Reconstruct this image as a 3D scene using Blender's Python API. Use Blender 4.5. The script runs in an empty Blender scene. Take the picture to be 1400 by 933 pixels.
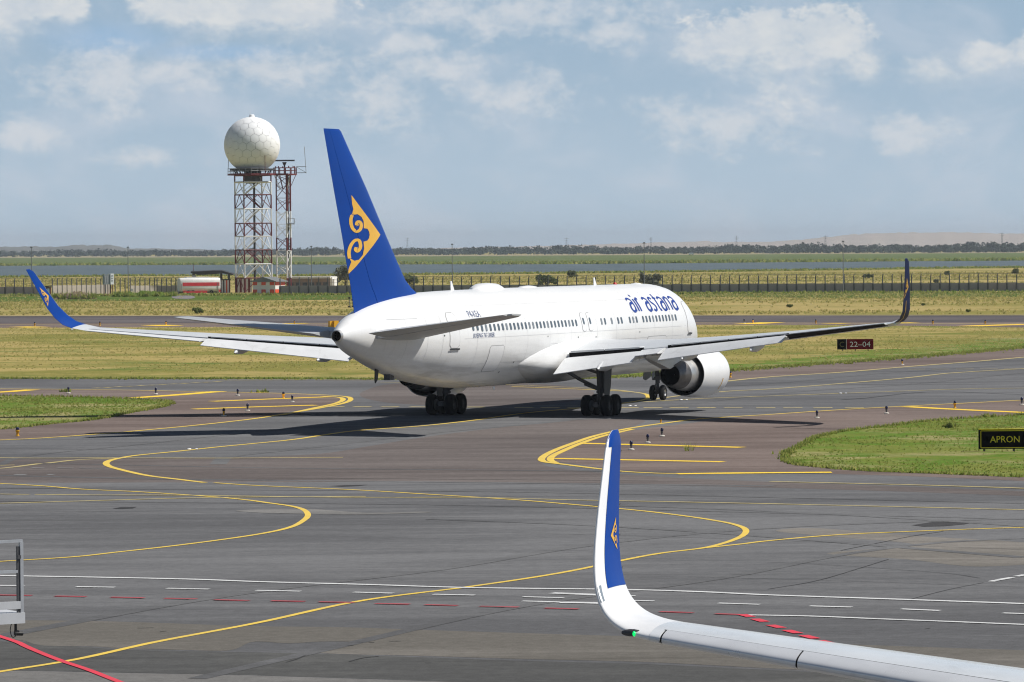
import bpy, bmesh, math, random
import numpy as np
from mathutils import Vector, Matrix, Euler
from mathutils.bvhtree import BVHTree
from mathutils.geometry import tessellate_polygon

random.seed(7)
rng = np.random.default_rng(11)
PI = math.pi
scene = bpy.context.scene
COL = scene.collection

# ------------------------------------------------------------------ camera
CAM_F, CAM_H, CAM_HY, CAM_ROLL = 5922.36, 9.4339, 337.2069, 0.0076      # pixels of a 1400 px wide photo, metres, radians
PITCH = math.atan((466.5 - CAM_HY) / CAM_F)
cam_data = bpy.data.cameras.new('camera')
cam = bpy.data.objects.new('camera', cam_data)
COL.objects.link(cam)
cam_data.sensor_width = 36.0
cam_data.lens = CAM_F / 1400 * 36.0
cam_data.clip_start = 0.5
cam_data.clip_end = 40000
cam.matrix_world = (Matrix.Translation((0, 0, CAM_H)) @ Matrix.Rotation(PI / 2 - PITCH, 4, 'X')
                    @ Matrix.Rotation(-CAM_ROLL, 4, 'Z'))
scene.camera = cam
scene.cycles.filter_width = 1.15

# ------------------------------------------------------------------ colour management
scene.view_settings.view_transform = 'Standard'
scene.view_settings.look = 'None'
scene.view_settings.exposure = 0.0
scene.view_settings.gamma = 1.0
scene.view_settings.use_curve_mapping = False

# ------------------------------------------------------------------ sun and sky
SUN_L = Vector((-0.80, -0.02, -1.0)).normalized()      # the way the light travels
SUN_ELEV = math.asin(-SUN_L.z)
sun_data = bpy.data.lights.new('sun', 'SUN')
sun_data.energy = 5.0
sun_data.angle = math.radians(0.5)
sun_data.color = (1.0, 0.965, 0.90)
sun = bpy.data.objects.new('sun', sun_data)
COL.objects.link(sun)
sun.rotation_euler = SUN_L.to_track_quat('-Z', 'Y').to_euler()
sun.location = (0, 0, 60)


def ray_dir(px, py):
    u, v = px - 700.0, 466.5 - py
    cr, sr = math.cos(CAM_ROLL), math.sin(CAM_ROLL)
    a, b = (u * cr + v * sr) / CAM_F, (-u * sr + v * cr) / CAM_F
    c, s = math.cos(PITCH), math.sin(PITCH)
    return Vector((a, c + b * s, -s + b * c))


def at(px, py, z=0.0):
    """The point of the ground (height z) that the photograph shows at a pixel."""
    d = ray_dir(px, py)
    t = (z - CAM_H) / d.z
    return Vector((d.x * t, d.y * t, z))


def ppm(y):
    return CAM_F / y            # photo pixels per metre at a depth


class NT:
    """Small helper round a node tree."""
    def __init__(self, tree):
        self.t = tree
        self.n = tree.nodes
        self.l = tree.links

    def node(self, kind, **kw):
        n = self.n.new(kind)
        for k, v in kw.items():
            setattr(n, k, v)
        return n

    def put(self, sock, v):
        if isinstance(v, bpy.types.NodeSocket):
            self.l.new(v, sock)
        elif v is not None:
            if hasattr(sock.default_value, '__len__') and not isinstance(v, (int, float)):
                v = tuple(v)
                if len(sock.default_value) == 4 and len(v) == 3:
                    v = v + (1.0,)
            sock.default_value = v

    def math(self, op, a, b=None, c=None, clamp=False):
        n = self.node('ShaderNodeMath', operation=op, use_clamp=clamp)
        for i, v in enumerate((a, b, c)):
            if v is not None:
                self.put(n.inputs[i], v)
        return n.outputs[0]

    def mix(self, f, a, b, blend='MIX'):
        n = self.node('ShaderNodeMix', data_type='RGBA', blend_type=blend)
        self.put(n.inputs[0], f)
        self.put(n.inputs[6], a)
        self.put(n.inputs[7], b)
        return n.outputs[2]

    def noise(self, vec, scale, detail=3.0, rough=0.55, dist=0.0):
        n = self.node('ShaderNodeTexNoise')
        self.put(n.inputs['Vector'], vec)
        n.inputs['Scale'].default_value = scale
        n.inputs['Detail'].default_value = detail
        n.inputs['Roughness'].default_value = rough
        n.inputs['Distortion'].default_value = dist
        return n.outputs[0]

    def mapr(self, v, a, b, c=0.0, d=1.0, smooth=True):
        n = self.node('ShaderNodeMapRange', interpolation_type='SMOOTHSTEP' if smooth else 'LINEAR')
        self.put(n.inputs[0], v)
        for i, x in enumerate((a, b, c, d)):
            self.put(n.inputs[1 + i], x)
        return n.outputs[0]

    def scale_vec(self, vec, s):
        n = self.node('ShaderNodeVectorMath', operation='MULTIPLY')
        self.put(n.inputs[0], vec)
        n.inputs[1].default_value = s
        return n.outputs[0]

    def sep(self, vec):
        n = self.node('ShaderNodeSeparateXYZ')
        self.put(n.inputs[0], vec)
        return n.outputs

    def comb(self, x, y, z=0.0):
        n = self.node('ShaderNodeCombineXYZ')
        for i, v in enumerate((x, y, z)):
            self.put(n.inputs[i], v)
        return n.outputs[0]


world = bpy.data.worlds.new('World')
scene.world = world
world.use_nodes = True
W = NT(world.node_tree)
W.n.clear()
w_out = W.node('ShaderNodeOutputWorld')
w_bg = W.node('ShaderNodeBackground')
W.l.new(w_bg.outputs[0], w_out.inputs[0])
w_sky = W.node('ShaderNodeTexSky', sky_type='NISHITA')
w_sky.sun_disc = False
w_sky.sun_elevation = SUN_ELEV
w_sky.sun_rotation = math.atan2(-SUN_L.x, -SUN_L.y)
w_sky.altitude = 300
w_sky.air_density = 1.0
w_sky.dust_density = 0.6
w_sky.ozone_density = 1.5
SKY_K = 0.05
w_bg.inputs[1].default_value = SKY_K
w_dir = W.node('ShaderNodeTexCoord').outputs['Generated']
dx, dy, dz = W.sep(w_dir)
az = W.math('ARCTAN2', dx, dy)
el = W.math('ARCSINE', dz)
k = CAM_F / 100.0                                    # one unit = 100 px of the photo = about one degree
uu, vv = W.math('MULTIPLY', az, k), W.math('MULTIPLY', el, k)
cl = W.comb(uu, W.math('MULTIPLY', vv, 1.5), 0.0)
n_big = W.noise(cl, 0.55, 6, 0.58, 0.35)
n_mid = W.noise(cl, 1.6, 7, 0.62, 0.25)
n_fine = W.noise(cl, 4.2, 6, 0.60, 0.1)


def cloud_mass(blobs, jag, soft, base=None):
    """Union of round cloud heaps given by (px, py, half width, half height), edge broken up by noise."""
    m = None
    for (px, py, rx, ry) in blobs:
        d = ray_dir(px, py).normalized()
        a0, e0 = math.atan2(d.x, d.y) * k, math.asin(d.z) * k
        du = W.math('DIVIDE', W.math('SUBTRACT', uu, a0), rx / 100.0)
        dv = W.math('DIVIDE', W.math('SUBTRACT', vv, e0), ry / 100.0)
        r = W.math('SQRT', W.math('ADD', W.math('MULTIPLY', du, du), W.math('MULTIPLY', dv, dv)))
        s = W.math('SUBTRACT', 1.0, r)
        m = s if m is None else W.math('MAXIMUM', m, s)
    m = W.math('ADD', m, W.math('MULTIPLY', W.math('SUBTRACT', n_mid, 0.5), jag))
    m = W.math('ADD', m, W.math('MULTIPLY', W.math('SUBTRACT', n_fine, 0.5), jag * 0.55))
    if base:
        # heaped tops are crisp, flat bases melt into the haze: (px height of the base, px height of the tops)
        e_lo, e_hi = [math.asin(ray_dir(700, y_).normalized().z) * k for y_ in base]
        soft = W.mapr(vv, e_lo, e_hi, soft * 2.6, soft * .55)
    return W.mapr(m, 0.0, soft)


cum_right = cloud_mass([(1130, 62, 80, 66), (1095, 85, 110, 58), (1172, 92, 62, 38), (1010, 62, 100, 50), (1050, 48, 80, 44),
                        (1080, 135, 48, 44), (960, 70, 50, 30)], 1.5, 0.62, (150, 30))
cum_far = cloud_mass([(1350, 88, 90, 36), (1275, 100, 70, 32), (1420, 82, 80, 40)], 1.5, 0.7, (125, 65))
cum_left = cloud_mass([(330, 8, 160, 66), (250, 10, 80, 46), (410, 22, 90, 52), (12, 25, 55, 76), (95, 12, 34, 30), (60, 5, 60, 30)], 1.25, 0.75, (85, 0))
cum_soft = cloud_mass([(130, 110, 130, 62), (250, 100, 159, 36), (400, 100, 174, 39), (520, 140, 87, 70), (700, 130, 123, 49),
                       (640, 20, 188, 44), (780, 20, 174, 36), (830, 45, 87, 35), (600, 95, 116, 42), (560, 60, 87, 30), (40, 180, 87, 35),
                       (190, 215, 87, 25), (1240, 180, 87, 42), (1000, 170, 174, 56)], 2.6, 1.15)
low_air = W.mapr(el, 0.02, 0.30, 1.0, 0.0)                # pale air low down gives way to the clear blue higher up
horizon_veil = W.mapr(vv, 0.0, 3.2, 1.0, 0.0)
wisp = W.math('MULTIPLY', W.mapr(n_big, 0.42, 0.72, 0.0, 0.55), W.math('ADD', 0.15, W.math('MULTIPLY', low_air, 0.85)))
under = W.math('MULTIPLY', cloud_mass([(150, 55, 130, 35), (300, 72, 150, 18)], 0.5, 0.9), 0.42)
sk = 1.0 / SKY_K


def lum(c):
    return tuple(x * sk for x in c)


sky_col = W.mix(W.math('MULTIPLY', low_air, 0.62), w_sky.outputs[0], lum((0.405, 0.595, 0.835)))
sky_col = W.mix(W.math('MULTIPLY', horizon_veil, 0.75), sky_col, lum((0.50, 0.625, 0.735)))
sky_col = W.mix(wisp, sky_col, lum((0.61, 0.66, 0.74)))
sky_col = W.mix(under, sky_col, lum((0.30, 0.50, 0.76)))
sky_col = W.mix(W.math('MULTIPLY', cum_soft, 0.66), sky_col, lum((0.72, 0.735, 0.76)))
puff = W.mapr(W.math('ADD', W.math('MULTIPLY', n_mid, 0.5), W.math('MULTIPLY', n_fine, 0.5)), 0.28, 0.72)
puff = W.math('ADD', W.math('MULTIPLY', puff, 0.7), W.math('MULTIPLY', W.mapr(n_mid, 0.35, 0.65), 0.3))
white = W.mix(puff, lum((0.62, 0.665, 0.72)), lum((0.84, 0.825, 0.795)))
sky_col = W.mix(W.math('MULTIPLY', cum_far, 0.64), sky_col, white)
sky_col = W.mix(W.math('MULTIPLY', cum_right, 0.68), sky_col, white)
sky_col = W.mix(W.math('MULTIPLY', cum_left, 0.74), sky_col, white)
W.l.new(sky_col, w_bg.inputs[0])


# ------------------------------------------------------------------ mesh helpers
class MB:
    """Collects shapes; build() links them as ONE mesh object."""
    def __init__(self):
        self.v, self.f, self.mi = [], [], []

    def add(self, verts, faces, mi=0):
        o = len(self.v)
        self.v += [tuple(p) for p in verts]
        self.f += [tuple(i + o for i in f) for f in faces]
        self.mi += [mi] * len(faces)
        return self

    def box(self, c, s, rot=None, mi=0):
        pts = []
        for dx_ in (-.5, .5):
            for dy_ in (-.5, .5):
                for dz_ in (-.5, .5):
                    p = Vector((dx_ * s[0], dy_ * s[1], dz_ * s[2]))
                    if rot is not None:
                        p = rot @ p
                    pts.append(p + Vector(c))
        return self.add(pts, [(0, 1, 3, 2), (4, 6, 7, 5), (0, 4, 5, 1), (2, 3, 7, 6), (0, 2, 6, 4), (1, 5, 7, 3)], mi)

    def cyl(self, p0, p1, r0, r1=None, n=12, caps=True, mi=0):
        r1 = r0 if r1 is None else r1
        p0, p1 = Vector(p0), Vector(p1)
        q = (p1 - p0).to_track_quat('Z', 'Y')
        pts = []
        for (p, r) in ((p0, r0), (p1, r1)):
            for i in range(n):
                a = 2 * PI * i / n
                pts.append(p + q @ Vector((r * math.cos(a), r * math.sin(a), 0)))
        f = [(i, (i + 1) % n, n + (i + 1) % n, n + i) for i in range(n)]
        if caps:
            f += [tuple(range(n - 1, -1, -1)), tuple(range(n, 2 * n))]
        return self.add(pts, f, mi)

    def lathe(self, origin, axis, prof, n=32, mi=0, close=False):
        """prof: (distance along the axis, radius)."""
        q = Vector(axis).normalized().to_track_quat('Z', 'Y')
        o = Vector(origin)
        pts, f = [], []
        for (d, r) in prof:
            for i in range(n):
                a = 2 * PI * i / n
                pts.append(o + q @ Vector((r * math.cos(a), r * math.sin(a), d)))
        m = len(prof)
        for j in range(m - 1 + (1 if close else 0)):
            j2 = (j + 1) % m
            for i in range(n):
                i2 = (i + 1) % n
                f.append((j * n + i, j * n + i2, j2 * n + i2, j2 * n + i))
        return self.add(pts, f, mi)

    def loft(self, rings, cap0=True, cap1=True, closed=True, mi=0):
        n = len(rings[0])
        pts = [p for r in rings for p in r]
        f = []
        for j in range(len(rings) - 1):
            for i in range(n if closed else n - 1):
                i2 = (i + 1) % n
                f.append((j * n + i, j * n + i2, (j + 1) * n + i2, (j + 1) * n + i))
        if cap0:
            f.append(tuple(range(n - 1, -1, -1)))
        if cap1:
            b = (len(rings) - 1) * n
            f.append(tuple(range(b, b + n)))
        return self.add(pts, f, mi)

    def prism(self, poly, d):
        """poly: list of 3-D points of a flat outline; extruded by the vector d."""
        d = Vector(d)
        n = len(poly)
        a = [Vector(p) for p in poly]
        pts = a + [p + d for p in a]
        f = [tuple(range(n - 1, -1, -1)), tuple(range(n, 2 * n))] + [(i, (i + 1) % n, n + (i + 1) % n, n + i) for i in range(n)]
        return self.add(pts, f)

    def mesh(self, name, mats, smooth=None):
        me = bpy.data.meshes.new(name)
        me.from_pydata(self.v, [], self.f)
        if not isinstance(mats, (list, tuple)):
            mats = [mats]
        for m in mats:
            me.materials.append(m)
        if len(mats) > 1:
            me.polygons.foreach_set('material_index', self.mi)
        bm = bmesh.new()
        bm.from_mesh(me)
        bmesh.ops.recalc_face_normals(bm, faces=bm.faces)
        bm.to_mesh(me)
        bm.free()
        if smooth is not None:
            me.polygons.foreach_set('use_smooth', [True] * len(me.polygons))
            me.set_sharp_from_angle(angle=math.radians(smooth))
        me.update()
        return me

    def build(self, name, mats, parent=None, smooth=None, loc=None):
        return link(name, self.mesh(name, mats, smooth), parent, loc)


def link(name, me, parent=None, loc=None, mat=None):
    o = bpy.data.objects.new(name, me)
    COL.objects.link(o)
    if parent is not None:
        o.parent = parent
    if mat is not None:
        o.matrix_basis = mat
    if loc is not None:
        o.location = loc
    return o


def tag(o, label, cat, group=None):
    o['label'] = label
    o['category'] = cat
    if group:
        o['group'] = group
    return o


def thing(name, label, cat, loc=(0, 0, 0), rz=0.0, group=None):
    o = link(name, None, None, loc)
    o.rotation_euler = (0, 0, rz)
    return tag(o, label, cat, group)


def structure(o):
    o['kind'] = 'structure'
    return o


def copy_tree(o, parent=None):
    c = o.copy()
    COL.objects.link(c)
    if parent is not None:
        c.parent = parent
    for ch in list(o.children):
        copy_tree(ch, c)
    return c


def raw_mesh(name, v, f, mat, smooth=False):
    """Fast mesh from numpy arrays; all faces have the same number of corners."""
    v = np.asarray(v, np.float32)
    f = np.asarray(f, np.int32)
    me = bpy.data.meshes.new(name)
    me.vertices.add(len(v))
    me.vertices.foreach_set('co', v.ravel())
    k_ = f.shape[1]
    me.loops.add(f.size)
    me.loops.foreach_set('vertex_index', f.ravel())
    me.polygons.add(len(f))
    me.polygons.foreach_set('loop_start', np.arange(0, f.size, k_, dtype=np.int32))
    me.polygons.foreach_set('use_smooth', np.full(len(f), smooth))
    me.materials.append(mat)
    me.update(calc_edges=True)
    me.validate()
    return me


# ------------------------------------------------------------------ materials
def principled(name):
    m = bpy.data.materials.new(name)
    m.use_nodes = True
    t = NT(m.node_tree)
    b = t.n['Principled BSDF']
    return m, t, b


def paint(name, col, rough=0.4, var=0.06, scale=2.0, metallic=0.0, spec=0.5, coat=0.0, bump=0.0, grime=None, coords='Object', emit=None):
    """A painted or plain surface: colour with slight unevenness and optional grime."""
    m, t, b = principled(name)
    tc = t.node('ShaderNodeTexCoord').outputs[coords]
    n = t.noise(tc, scale, 5, 0.6)
    c = t.mix(t.mapr(n, 0.3, 0.7), [x * (1 - var) for x in col], [min(1, x * (1 + var)) for x in col])
    if grime:
        g = t.noise(tc, grime[2], 6, 0.65, 0.6)
        c = t.mix(t.math('MULTIPLY', t.mapr(g, 0.52, 0.75), grime[1]), c, grime[0])
    t.put(b.inputs['Base Color'], c)
    t.put(b.inputs['Roughness'], t.mapr(n, 0.2, 0.8, max(0.02, rough - 0.05), rough + 0.07))
    b.inputs['Metallic'].default_value = metallic
    b.inputs['Specular IOR Level'].default_value = spec
    if coat:
        b.inputs['Coat Weight'].default_value = coat
        b.inputs['Coat Roughness'].default_value = 0.08
    if emit:
        b.inputs['Emission Color'].default_value = (*emit[0], 1)
        b.inputs['Emission Strength'].default_value = emit[1]
    if bump:
        bn = t.node('ShaderNodeBump')
        bn.inputs['Strength'].default_value = bump
        bn.inputs['Distance'].default_value = 0.02
        t.put(bn.inputs['Height'], t.noise(tc, scale * 8, 4))
        t.l.new(bn.outputs[0], b.inputs['Normal'])
    return m


def asphalt(name, dark, light, tint=None, stain=0.42, grain=0.6):
    """Worn pavement: broad patches, tyre and weather streaks, stains, aggregate."""
    m, t, b = principled(name)
    pos = t.node('ShaderNodeNewGeometry').outputs['Position']
    broad = t.noise(t.scale_vec(pos, (0.016, 0.055, 1)), 1.0, 5, 0.6, 0.8)
    patch = t.noise(t.scale_vec(pos, (0.10, 0.42, 1)), 1.0, 6, 0.65, 0.6)
    streak = t.noise(t.scale_vec(pos, (0.05, 1.3, 1)), 1.0, 4, 0.6, 0.3)
    fine = t.noise(pos, 2.6, 5, 0.75)
    grit = t.noise(pos, 16.0, 3, 0.8)
    f = t.math('MULTIPLY', broad, 0.52)
    f = t.math('ADD', f, t.math('MULTIPLY', patch, 0.38))
    f = t.math('ADD', f, t.math('MULTIPLY', streak, 0.10))
    c = t.mix(t.mapr(f, 0.40, 0.62), [x * .90 for x in dark], [x * 1.06 for x in light])
    if tint:
        c = t.mix(t.mapr(patch, 0.42, 0.72, 0.0, 0.55), c, tint)
    st = t.mapr(t.noise(t.scale_vec(pos, (0.035, 0.5, 1)), 1.0, 7, 0.7, 1.2), 0.56, 0.72, 0.0, stain)
    c = t.mix(st, c, [x * 0.55 for x in dark])
    g = t.math('ADD', t.math('MULTIPLY', fine, 0.5), t.math('MULTIPLY', grit, 0.5))
    c = t.mix(t.math('MULTIPLY', t.mapr(g, 0.28, 0.72), 1.0), t.mix(1.0, c, (1 - 0.42 * grain,) * 3, 'MULTIPLY'), t.mix(1.0, c, (1 + 0.42 * grain,) * 3, 'MULTIPLY'))
    t.put(b.inputs['Base Color'], c)
    b.inputs['Roughness'].default_value = 0.92
    b.inputs['Specular IOR Level'].default_value = 0.01
    bn = t.node('ShaderNodeBump')
    bn.inputs['Strength'].default_value = 0.25
    bn.inputs['Distance'].default_value = 0.02
    t.put(bn.inputs['Height'], g)
    t.l.new(bn.outputs[0], b.inputs['Normal'])
    return m


def turf(name, green, olive, straw, fx=0.02, fy=0.07, straw_at=0.5, green_at=0.55):
    """Grassland: green, olive and straw in broad drifts and in small clumps."""
    m, t, b = principled(name)
    pos = t.node('ShaderNodeNewGeometry').outputs['Position']
    drift = t.noise(t.scale_vec(pos, (fx, fy, 1)), 1.0, 6, 0.6, 0.8)
    drift2 = t.noise(t.scale_vec(pos, (fx * 2.3, fy * 1.7, 1)), 1.0, 6, 0.65, 0.6)
    clump = t.noise(t.scale_vec(pos, (0.55, 0.8, 1)), 1.0, 6, 0.7, 0.6)
    fine = t.noise(t.scale_vec(pos, (3.0, 2.0, 1)), 1.0, 4, 0.75)
    s = t.math('ADD', t.math('MULTIPLY', drift, 0.72), t.math('MULTIPLY', clump, 0.28))
    c = t.mix(t.mapr(s, straw_at - 0.06, straw_at + 0.09), olive, straw)
    s2 = t.math('ADD', t.math('MULTIPLY', drift2, 0.65), t.math('MULTIPLY', clump, 0.35))
    c = t.mix(t.mapr(s2, green_at - 0.04, green_at + 0.09, 0.0, 0.92), c, green)
    d = t.mapr(t.math('ADD', t.math('MULTIPLY', clump, 0.5), t.math('MULTIPLY', fine, 0.5)), 0.33, 0.66)
    c = t.mix(d, t.mix(1.0, c, (0.74, 0.76, 0.72), 'MULTIPLY'), t.mix(1.0, c, (1.18, 1.15, 1.12), 'MULTIPLY'))
    t.put(b.inputs['Base Color'], c)
    b.inputs['Roughness'].default_value = 0.95
    b.inputs['Specular IOR Level'].default_value = 0.05
    bn = t.node('ShaderNodeBump')
    bn.inputs['Strength'].default_value = 0.6
    bn.inputs['Distance'].default_value = 0.12
    t.put(bn.inputs['Height'], t.math('ADD', clump, fine))
    t.l.new(bn.outputs[0], b.inputs['Normal'])
    return m


def leafy(name, a, bcol, scale=0.8, thin=0.35):
    m, t, b = principled(name)
    pos = t.node('ShaderNodeNewGeometry').outputs['Position']
    n = t.noise(pos, scale, 4, 0.65)
    ri = t.node('ShaderNodeNewGeometry').outputs['Random Per Island']
    f = t.math('ADD', t.math('MULTIPLY', n, 0.45), t.math('MULTIPLY', ri, 0.55))
    t.put(b.inputs['Base Color'], t.mix(t.mapr(f, 0.2, 0.8), a, bcol))
    b.inputs['Roughness'].default_value = 0.8
    b.inputs['Specular IOR Level'].default_value = 0.15
    if thin:
        tr_ = t.node('ShaderNodeBsdfTranslucent')
        t.l.new(b.inputs['Base Color'].links[0].from_socket, tr_.inputs[0])
        mx = t.node('ShaderNodeMixShader')
        mx.inputs[0].default_value = thin
        t.l.new(b.outputs[0], mx.inputs[1])
        t.l.new(tr_.outputs[0], mx.inputs[2])
        t.l.new(mx.outputs[0], t.n['Material Output'].inputs[0])
    return m


def line_paint(name, col, wear_col, wear=0.35):
    m, t, b = principled(name)
    pos = t.node('ShaderNodeNewGeometry').outputs['Position']
    n = t.noise(t.scale_vec(pos, (0.7, 0.7, 1)), 1.0, 6, 0.75, 0.5)
    n2 = t.noise(pos, 7.0, 4, 0.8)
    f = t.math('ADD', t.math('MULTIPLY', n, 0.6), t.math('MULTIPLY', n2, 0.4))
    t.put(b.inputs['Base Color'], t.mix(t.mapr(f, 0.42, 0.68, 0.0, wear), col, wear_col))
    b.inputs['Roughness'].default_value = 0.75
    b.inputs['Specular IOR Level'].default_value = 0.2
    return m


M = {}
M['apron'] = asphalt('apron_asphalt', (0.120, 0.120, 0.125), (0.160, 0.160, 0.164))
M['taxi'] = asphalt('taxiway_asphalt', (0.105, 0.105, 0.110), (0.145, 0.145, 0.148))
M['brown'] = asphalt('shoulder_asphalt', (0.150, 0.117, 0.106), (0.198, 0.158, 0.142), stain=0.2)
M['brown2'] = asphalt('lane_asphalt', (0.122, 0.105, 0.101), (0.158, 0.138, 0.131), stain=0.25)
M['tan'] = asphalt('worn_concrete', (0.148, 0.138, 0.124), (0.205, 0.190, 0.173), stain=0.5)
M['dark'] = asphalt('newer_asphalt', (0.092, 0.092, 0.091), (0.122, 0.121, 0.117))
M['pale'] = asphalt('apron_concrete', (0.175, 0.170, 0.165), (0.225, 0.218, 0.210), stain=0.3)
M['runway'] = asphalt('runway_asphalt', (0.10, 0.09, 0.095), (0.14, 0.125, 0.125))
M['rubber_patch'] = asphalt('repair_asphalt', (0.045, 0.045, 0.048), (0.065, 0.064, 0.066), stain=0.0)
M['seam'] = asphalt('crack_sealant', (0.055, 0.055, 0.058), (0.082, 0.082, 0.084), stain=0.0)
M['yellow'] = line_paint('yellow_line_paint', (0.76, 0.53, 0.085), (0.42, 0.33, 0.15), 0.6)
M['yellow_new'] = line_paint('fresh_yellow_line_paint', (0.92, 0.62, 0.045), (0.70, 0.48, 0.08), 0.4)
M['yellow_old'] = line_paint('faded_yellow_line_paint', (0.52, 0.42, 0.18), (0.20, 0.18, 0.14), 0.85)
M['white_line'] = line_paint('white_line_paint', (0.66, 0.66, 0.66), (0.25, 0.25, 0.25), 0.5)
M['white_old'] = line_paint('faded_white_line_paint', (0.30, 0.30, 0.30), (0.12, 0.12, 0.12), 0.9)
M['red_line'] = line_paint('red_line_paint', (0.68, 0.055, 0.085), (0.35, 0.09, 0.10), 0.5)
M['red_old'] = line_paint('faded_red_line_paint', (0.42, 0.075, 0.09), (0.17, 0.09, 0.09), 0.8)
M['grass'] = turf('field_grass', (0.105, 0.160, 0.032), (0.220, 0.205, 0.055), (0.390, 0.305, 0.120), 0.035, 0.050, 0.49, 0.55)
M['lawn'] = turf('island_grass', (0.090, 0.172, 0.018), (0.170, 0.195, 0.040), (0.310, 0.275, 0.130), 0.09, 0.10, 0.495, 0.49)
M['steppe'] = turf('steppe_grass', (0.120, 0.165, 0.035), (0.240, 0.215, 0.062), (0.400, 0.310, 0.130), 0.012, 0.022, 0.49, 0.58)
M['reed'] = turf('reed_bed_green', (0.085, 0.125, 0.035), (0.120, 0.150, 0.045), (0.180, 0.165, 0.070), 0.004, 0.006, 0.58, 0.50)
M['bank'] = turf('pale_bank', (0.22, 0.20, 0.11), (0.28, 0.24, 0.15), (0.36, 0.31, 0.21), 0.004, 0.01, 0.50, 0.65)
M['sand'] = turf('pale_hill_soil', (0.27, 0.24, 0.20), (0.36, 0.31, 0.27), (0.44, 0.38, 0.34), 0.002, 0.002, 0.50, 0.60)
M['grey_hill'] = turf('grey_hill_soil', (0.10, 0.11, 0.10), (0.15, 0.15, 0.14), (0.22, 0.21, 0.19), 0.002, 0.002, 0.55, 0.55)
M['verge'] = turf('verge_grass', (0.075, 0.125, 0.020), (0.120, 0.150, 0.032), (0.180, 0.165, 0.060), 0.03, 0.05, 0.60, 0.45)
M['soil'] = turf('bare_soil', (0.14, 0.12, 0.07), (0.16, 0.12, 0.085), (0.20, 0.16, 0.12), 0.2, 0.2)
M['gravel'] = asphalt('grey_gravel', (0.16, 0.15, 0.15), (0.24, 0.22, 0.22))
M['blade'] = leafy('grass_blades', (0.19, 0.27, 0.045), (0.42, 0.40, 0.125), 0.25, 0.5)
M['blade_dry'] = leafy('dry_grass_blades', (0.33, 0.33, 0.09), (0.62, 0.52, 0.22), 0.06, 0.5)
M['bush'] = leafy('bush_leaves', (0.075, 0.105, 0.034), (0.20, 0.225, 0.09), 0.6)
M['grey_bush'] = leafy('grey_bush_leaves', (0.10, 0.115, 0.075), (0.26, 0.27, 0.19), 0.6)
M['wood_leaves'] = leafy('far_tree_leaves', (0.016, 0.030, 0.020), (0.060, 0.085, 0.050), 0.05, 0.1)
M['weed'] = leafy('weed_leaves', (0.11, 0.16, 0.035), (0.24, 0.27, 0.085), 0.6, 0.45)
M['bark'] = paint('bark', (0.09, 0.07, 0.05), 0.9, 0.2, 6)



def fuselage_paint():
    m, t, b = principled('fuselage_white')
    tc = t.node('ShaderNodeTexCoord').outputs['Object']
    x, y, z = t.sep(tc)
    broad = t.noise(tc, 0.35, 5, 0.6, 0.4)
    streak = t.noise(t.scale_vec(tc, (1.6, 0.16, 2.4)), 1.0, 6, 0.65, 0.3)       # dirt drawn aft by the airflow
    drip = t.noise(t.scale_vec(tc, (2.0, 5.0, 0.35)), 1.0, 5, 0.65, 0.2)          # runs down the sides
    c = t.mix(t.mapr(broad, 0.35, 0.7), (0.815, 0.815, 0.815), (0.775, 0.775, 0.77))
    low = t.mapr(z, 1.9, 4.3, 1.0, 0.0)                                           # oil and dust gather on the belly
    c = t.mix(t.math('MULTIPLY', t.mapr(streak, 0.42, 0.68), t.math('ADD', 0.10, t.math('MULTIPLY', low, 0.62))), c, (0.40, 0.385, 0.365))
    c = t.mix(t.math('MULTIPLY', t.mapr(drip, 0.54, 0.74), 0.22), c, (0.52, 0.51, 0.49))
    aft = t.mapr(y, -22.5, -26.0, 0.0, 0.45)                                      # soot round the tail exhaust
    c = t.mix(t.math('MULTIPLY', aft, t.mapr(broad, 0.3, 0.7)), c, (0.42, 0.40, 0.385))
    t.put(b.inputs['Base Color'], c)
    t.put(b.inputs['Roughness'], t.mapr(streak, 0.3, 0.7, 0.28, 0.42))
    b.inputs['Coat Weight'].default_value = 0.15
    b.inputs['Coat Roughness'].default_value = 0.1
    bn = t.node('ShaderNodeBump')
    bn.inputs['Strength'].default_value = 0.12
    bn.inputs['Distance'].default_value = 0.05
    t.put(bn.inputs['Height'], t.noise(tc, 1.1, 2, 0.5))
    t.l.new(bn.outputs[0], b.inputs['Normal'])
    return m


M['fuselage'] = fuselage_paint()
M['white'] = paint('white_gloss', (0.78, 0.78, 0.785), 0.34, 0.02, 1.0, coat=0.15)
M['wing'] = paint('wing_pale_grey', (0.60, 0.62, 0.64), 0.36, 0.03, 0.8, coat=0.1, grime=((0.35, 0.35, 0.35), 0.3, 0.8))
M['flap'] = paint('flap_white_grey', (0.70, 0.71, 0.72), 0.40, 0.03, 0.8, grime=((0.4, 0.39, 0.37), 0.35, 1.2))
M['blue'] = paint('tail_blue', (0.003, 0.046, 0.265), 0.40, 0.05, 0.6, spec=0.10)
M['navy'] = paint('title_blue', (0.014, 0.045, 0.26), 0.35, 0.05, 2)
M['faint_navy'] = paint('faint_title_blue', (0.06, 0.085, 0.20), 0.4, 0.05, 2)
M['gold'] = paint('emblem_gold', (0.72, 0.40, 0.055), 0.40, 0.05, 1.0)
M['gap_shade'] = paint('gap_and_shade_black', (0.012, 0.012, 0.013), 0.8, 0.2, 3, spec=0.1)  # near black for open gaps; also paints the shade under the ailerons
M['tyre'] = paint('tyre_rubber', (0.012, 0.012, 0.013), 0.8, 0.2, 8, spec=0.2)
M['dark_rim'] = paint('dark_wheel_rim', (0.03, 0.03, 0.032), 0.6, 0.2, 8)
M['rim'] = paint('wheel_rim', (0.45, 0.45, 0.46), 0.4, 0.1, 8, metallic=0.5)
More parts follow.
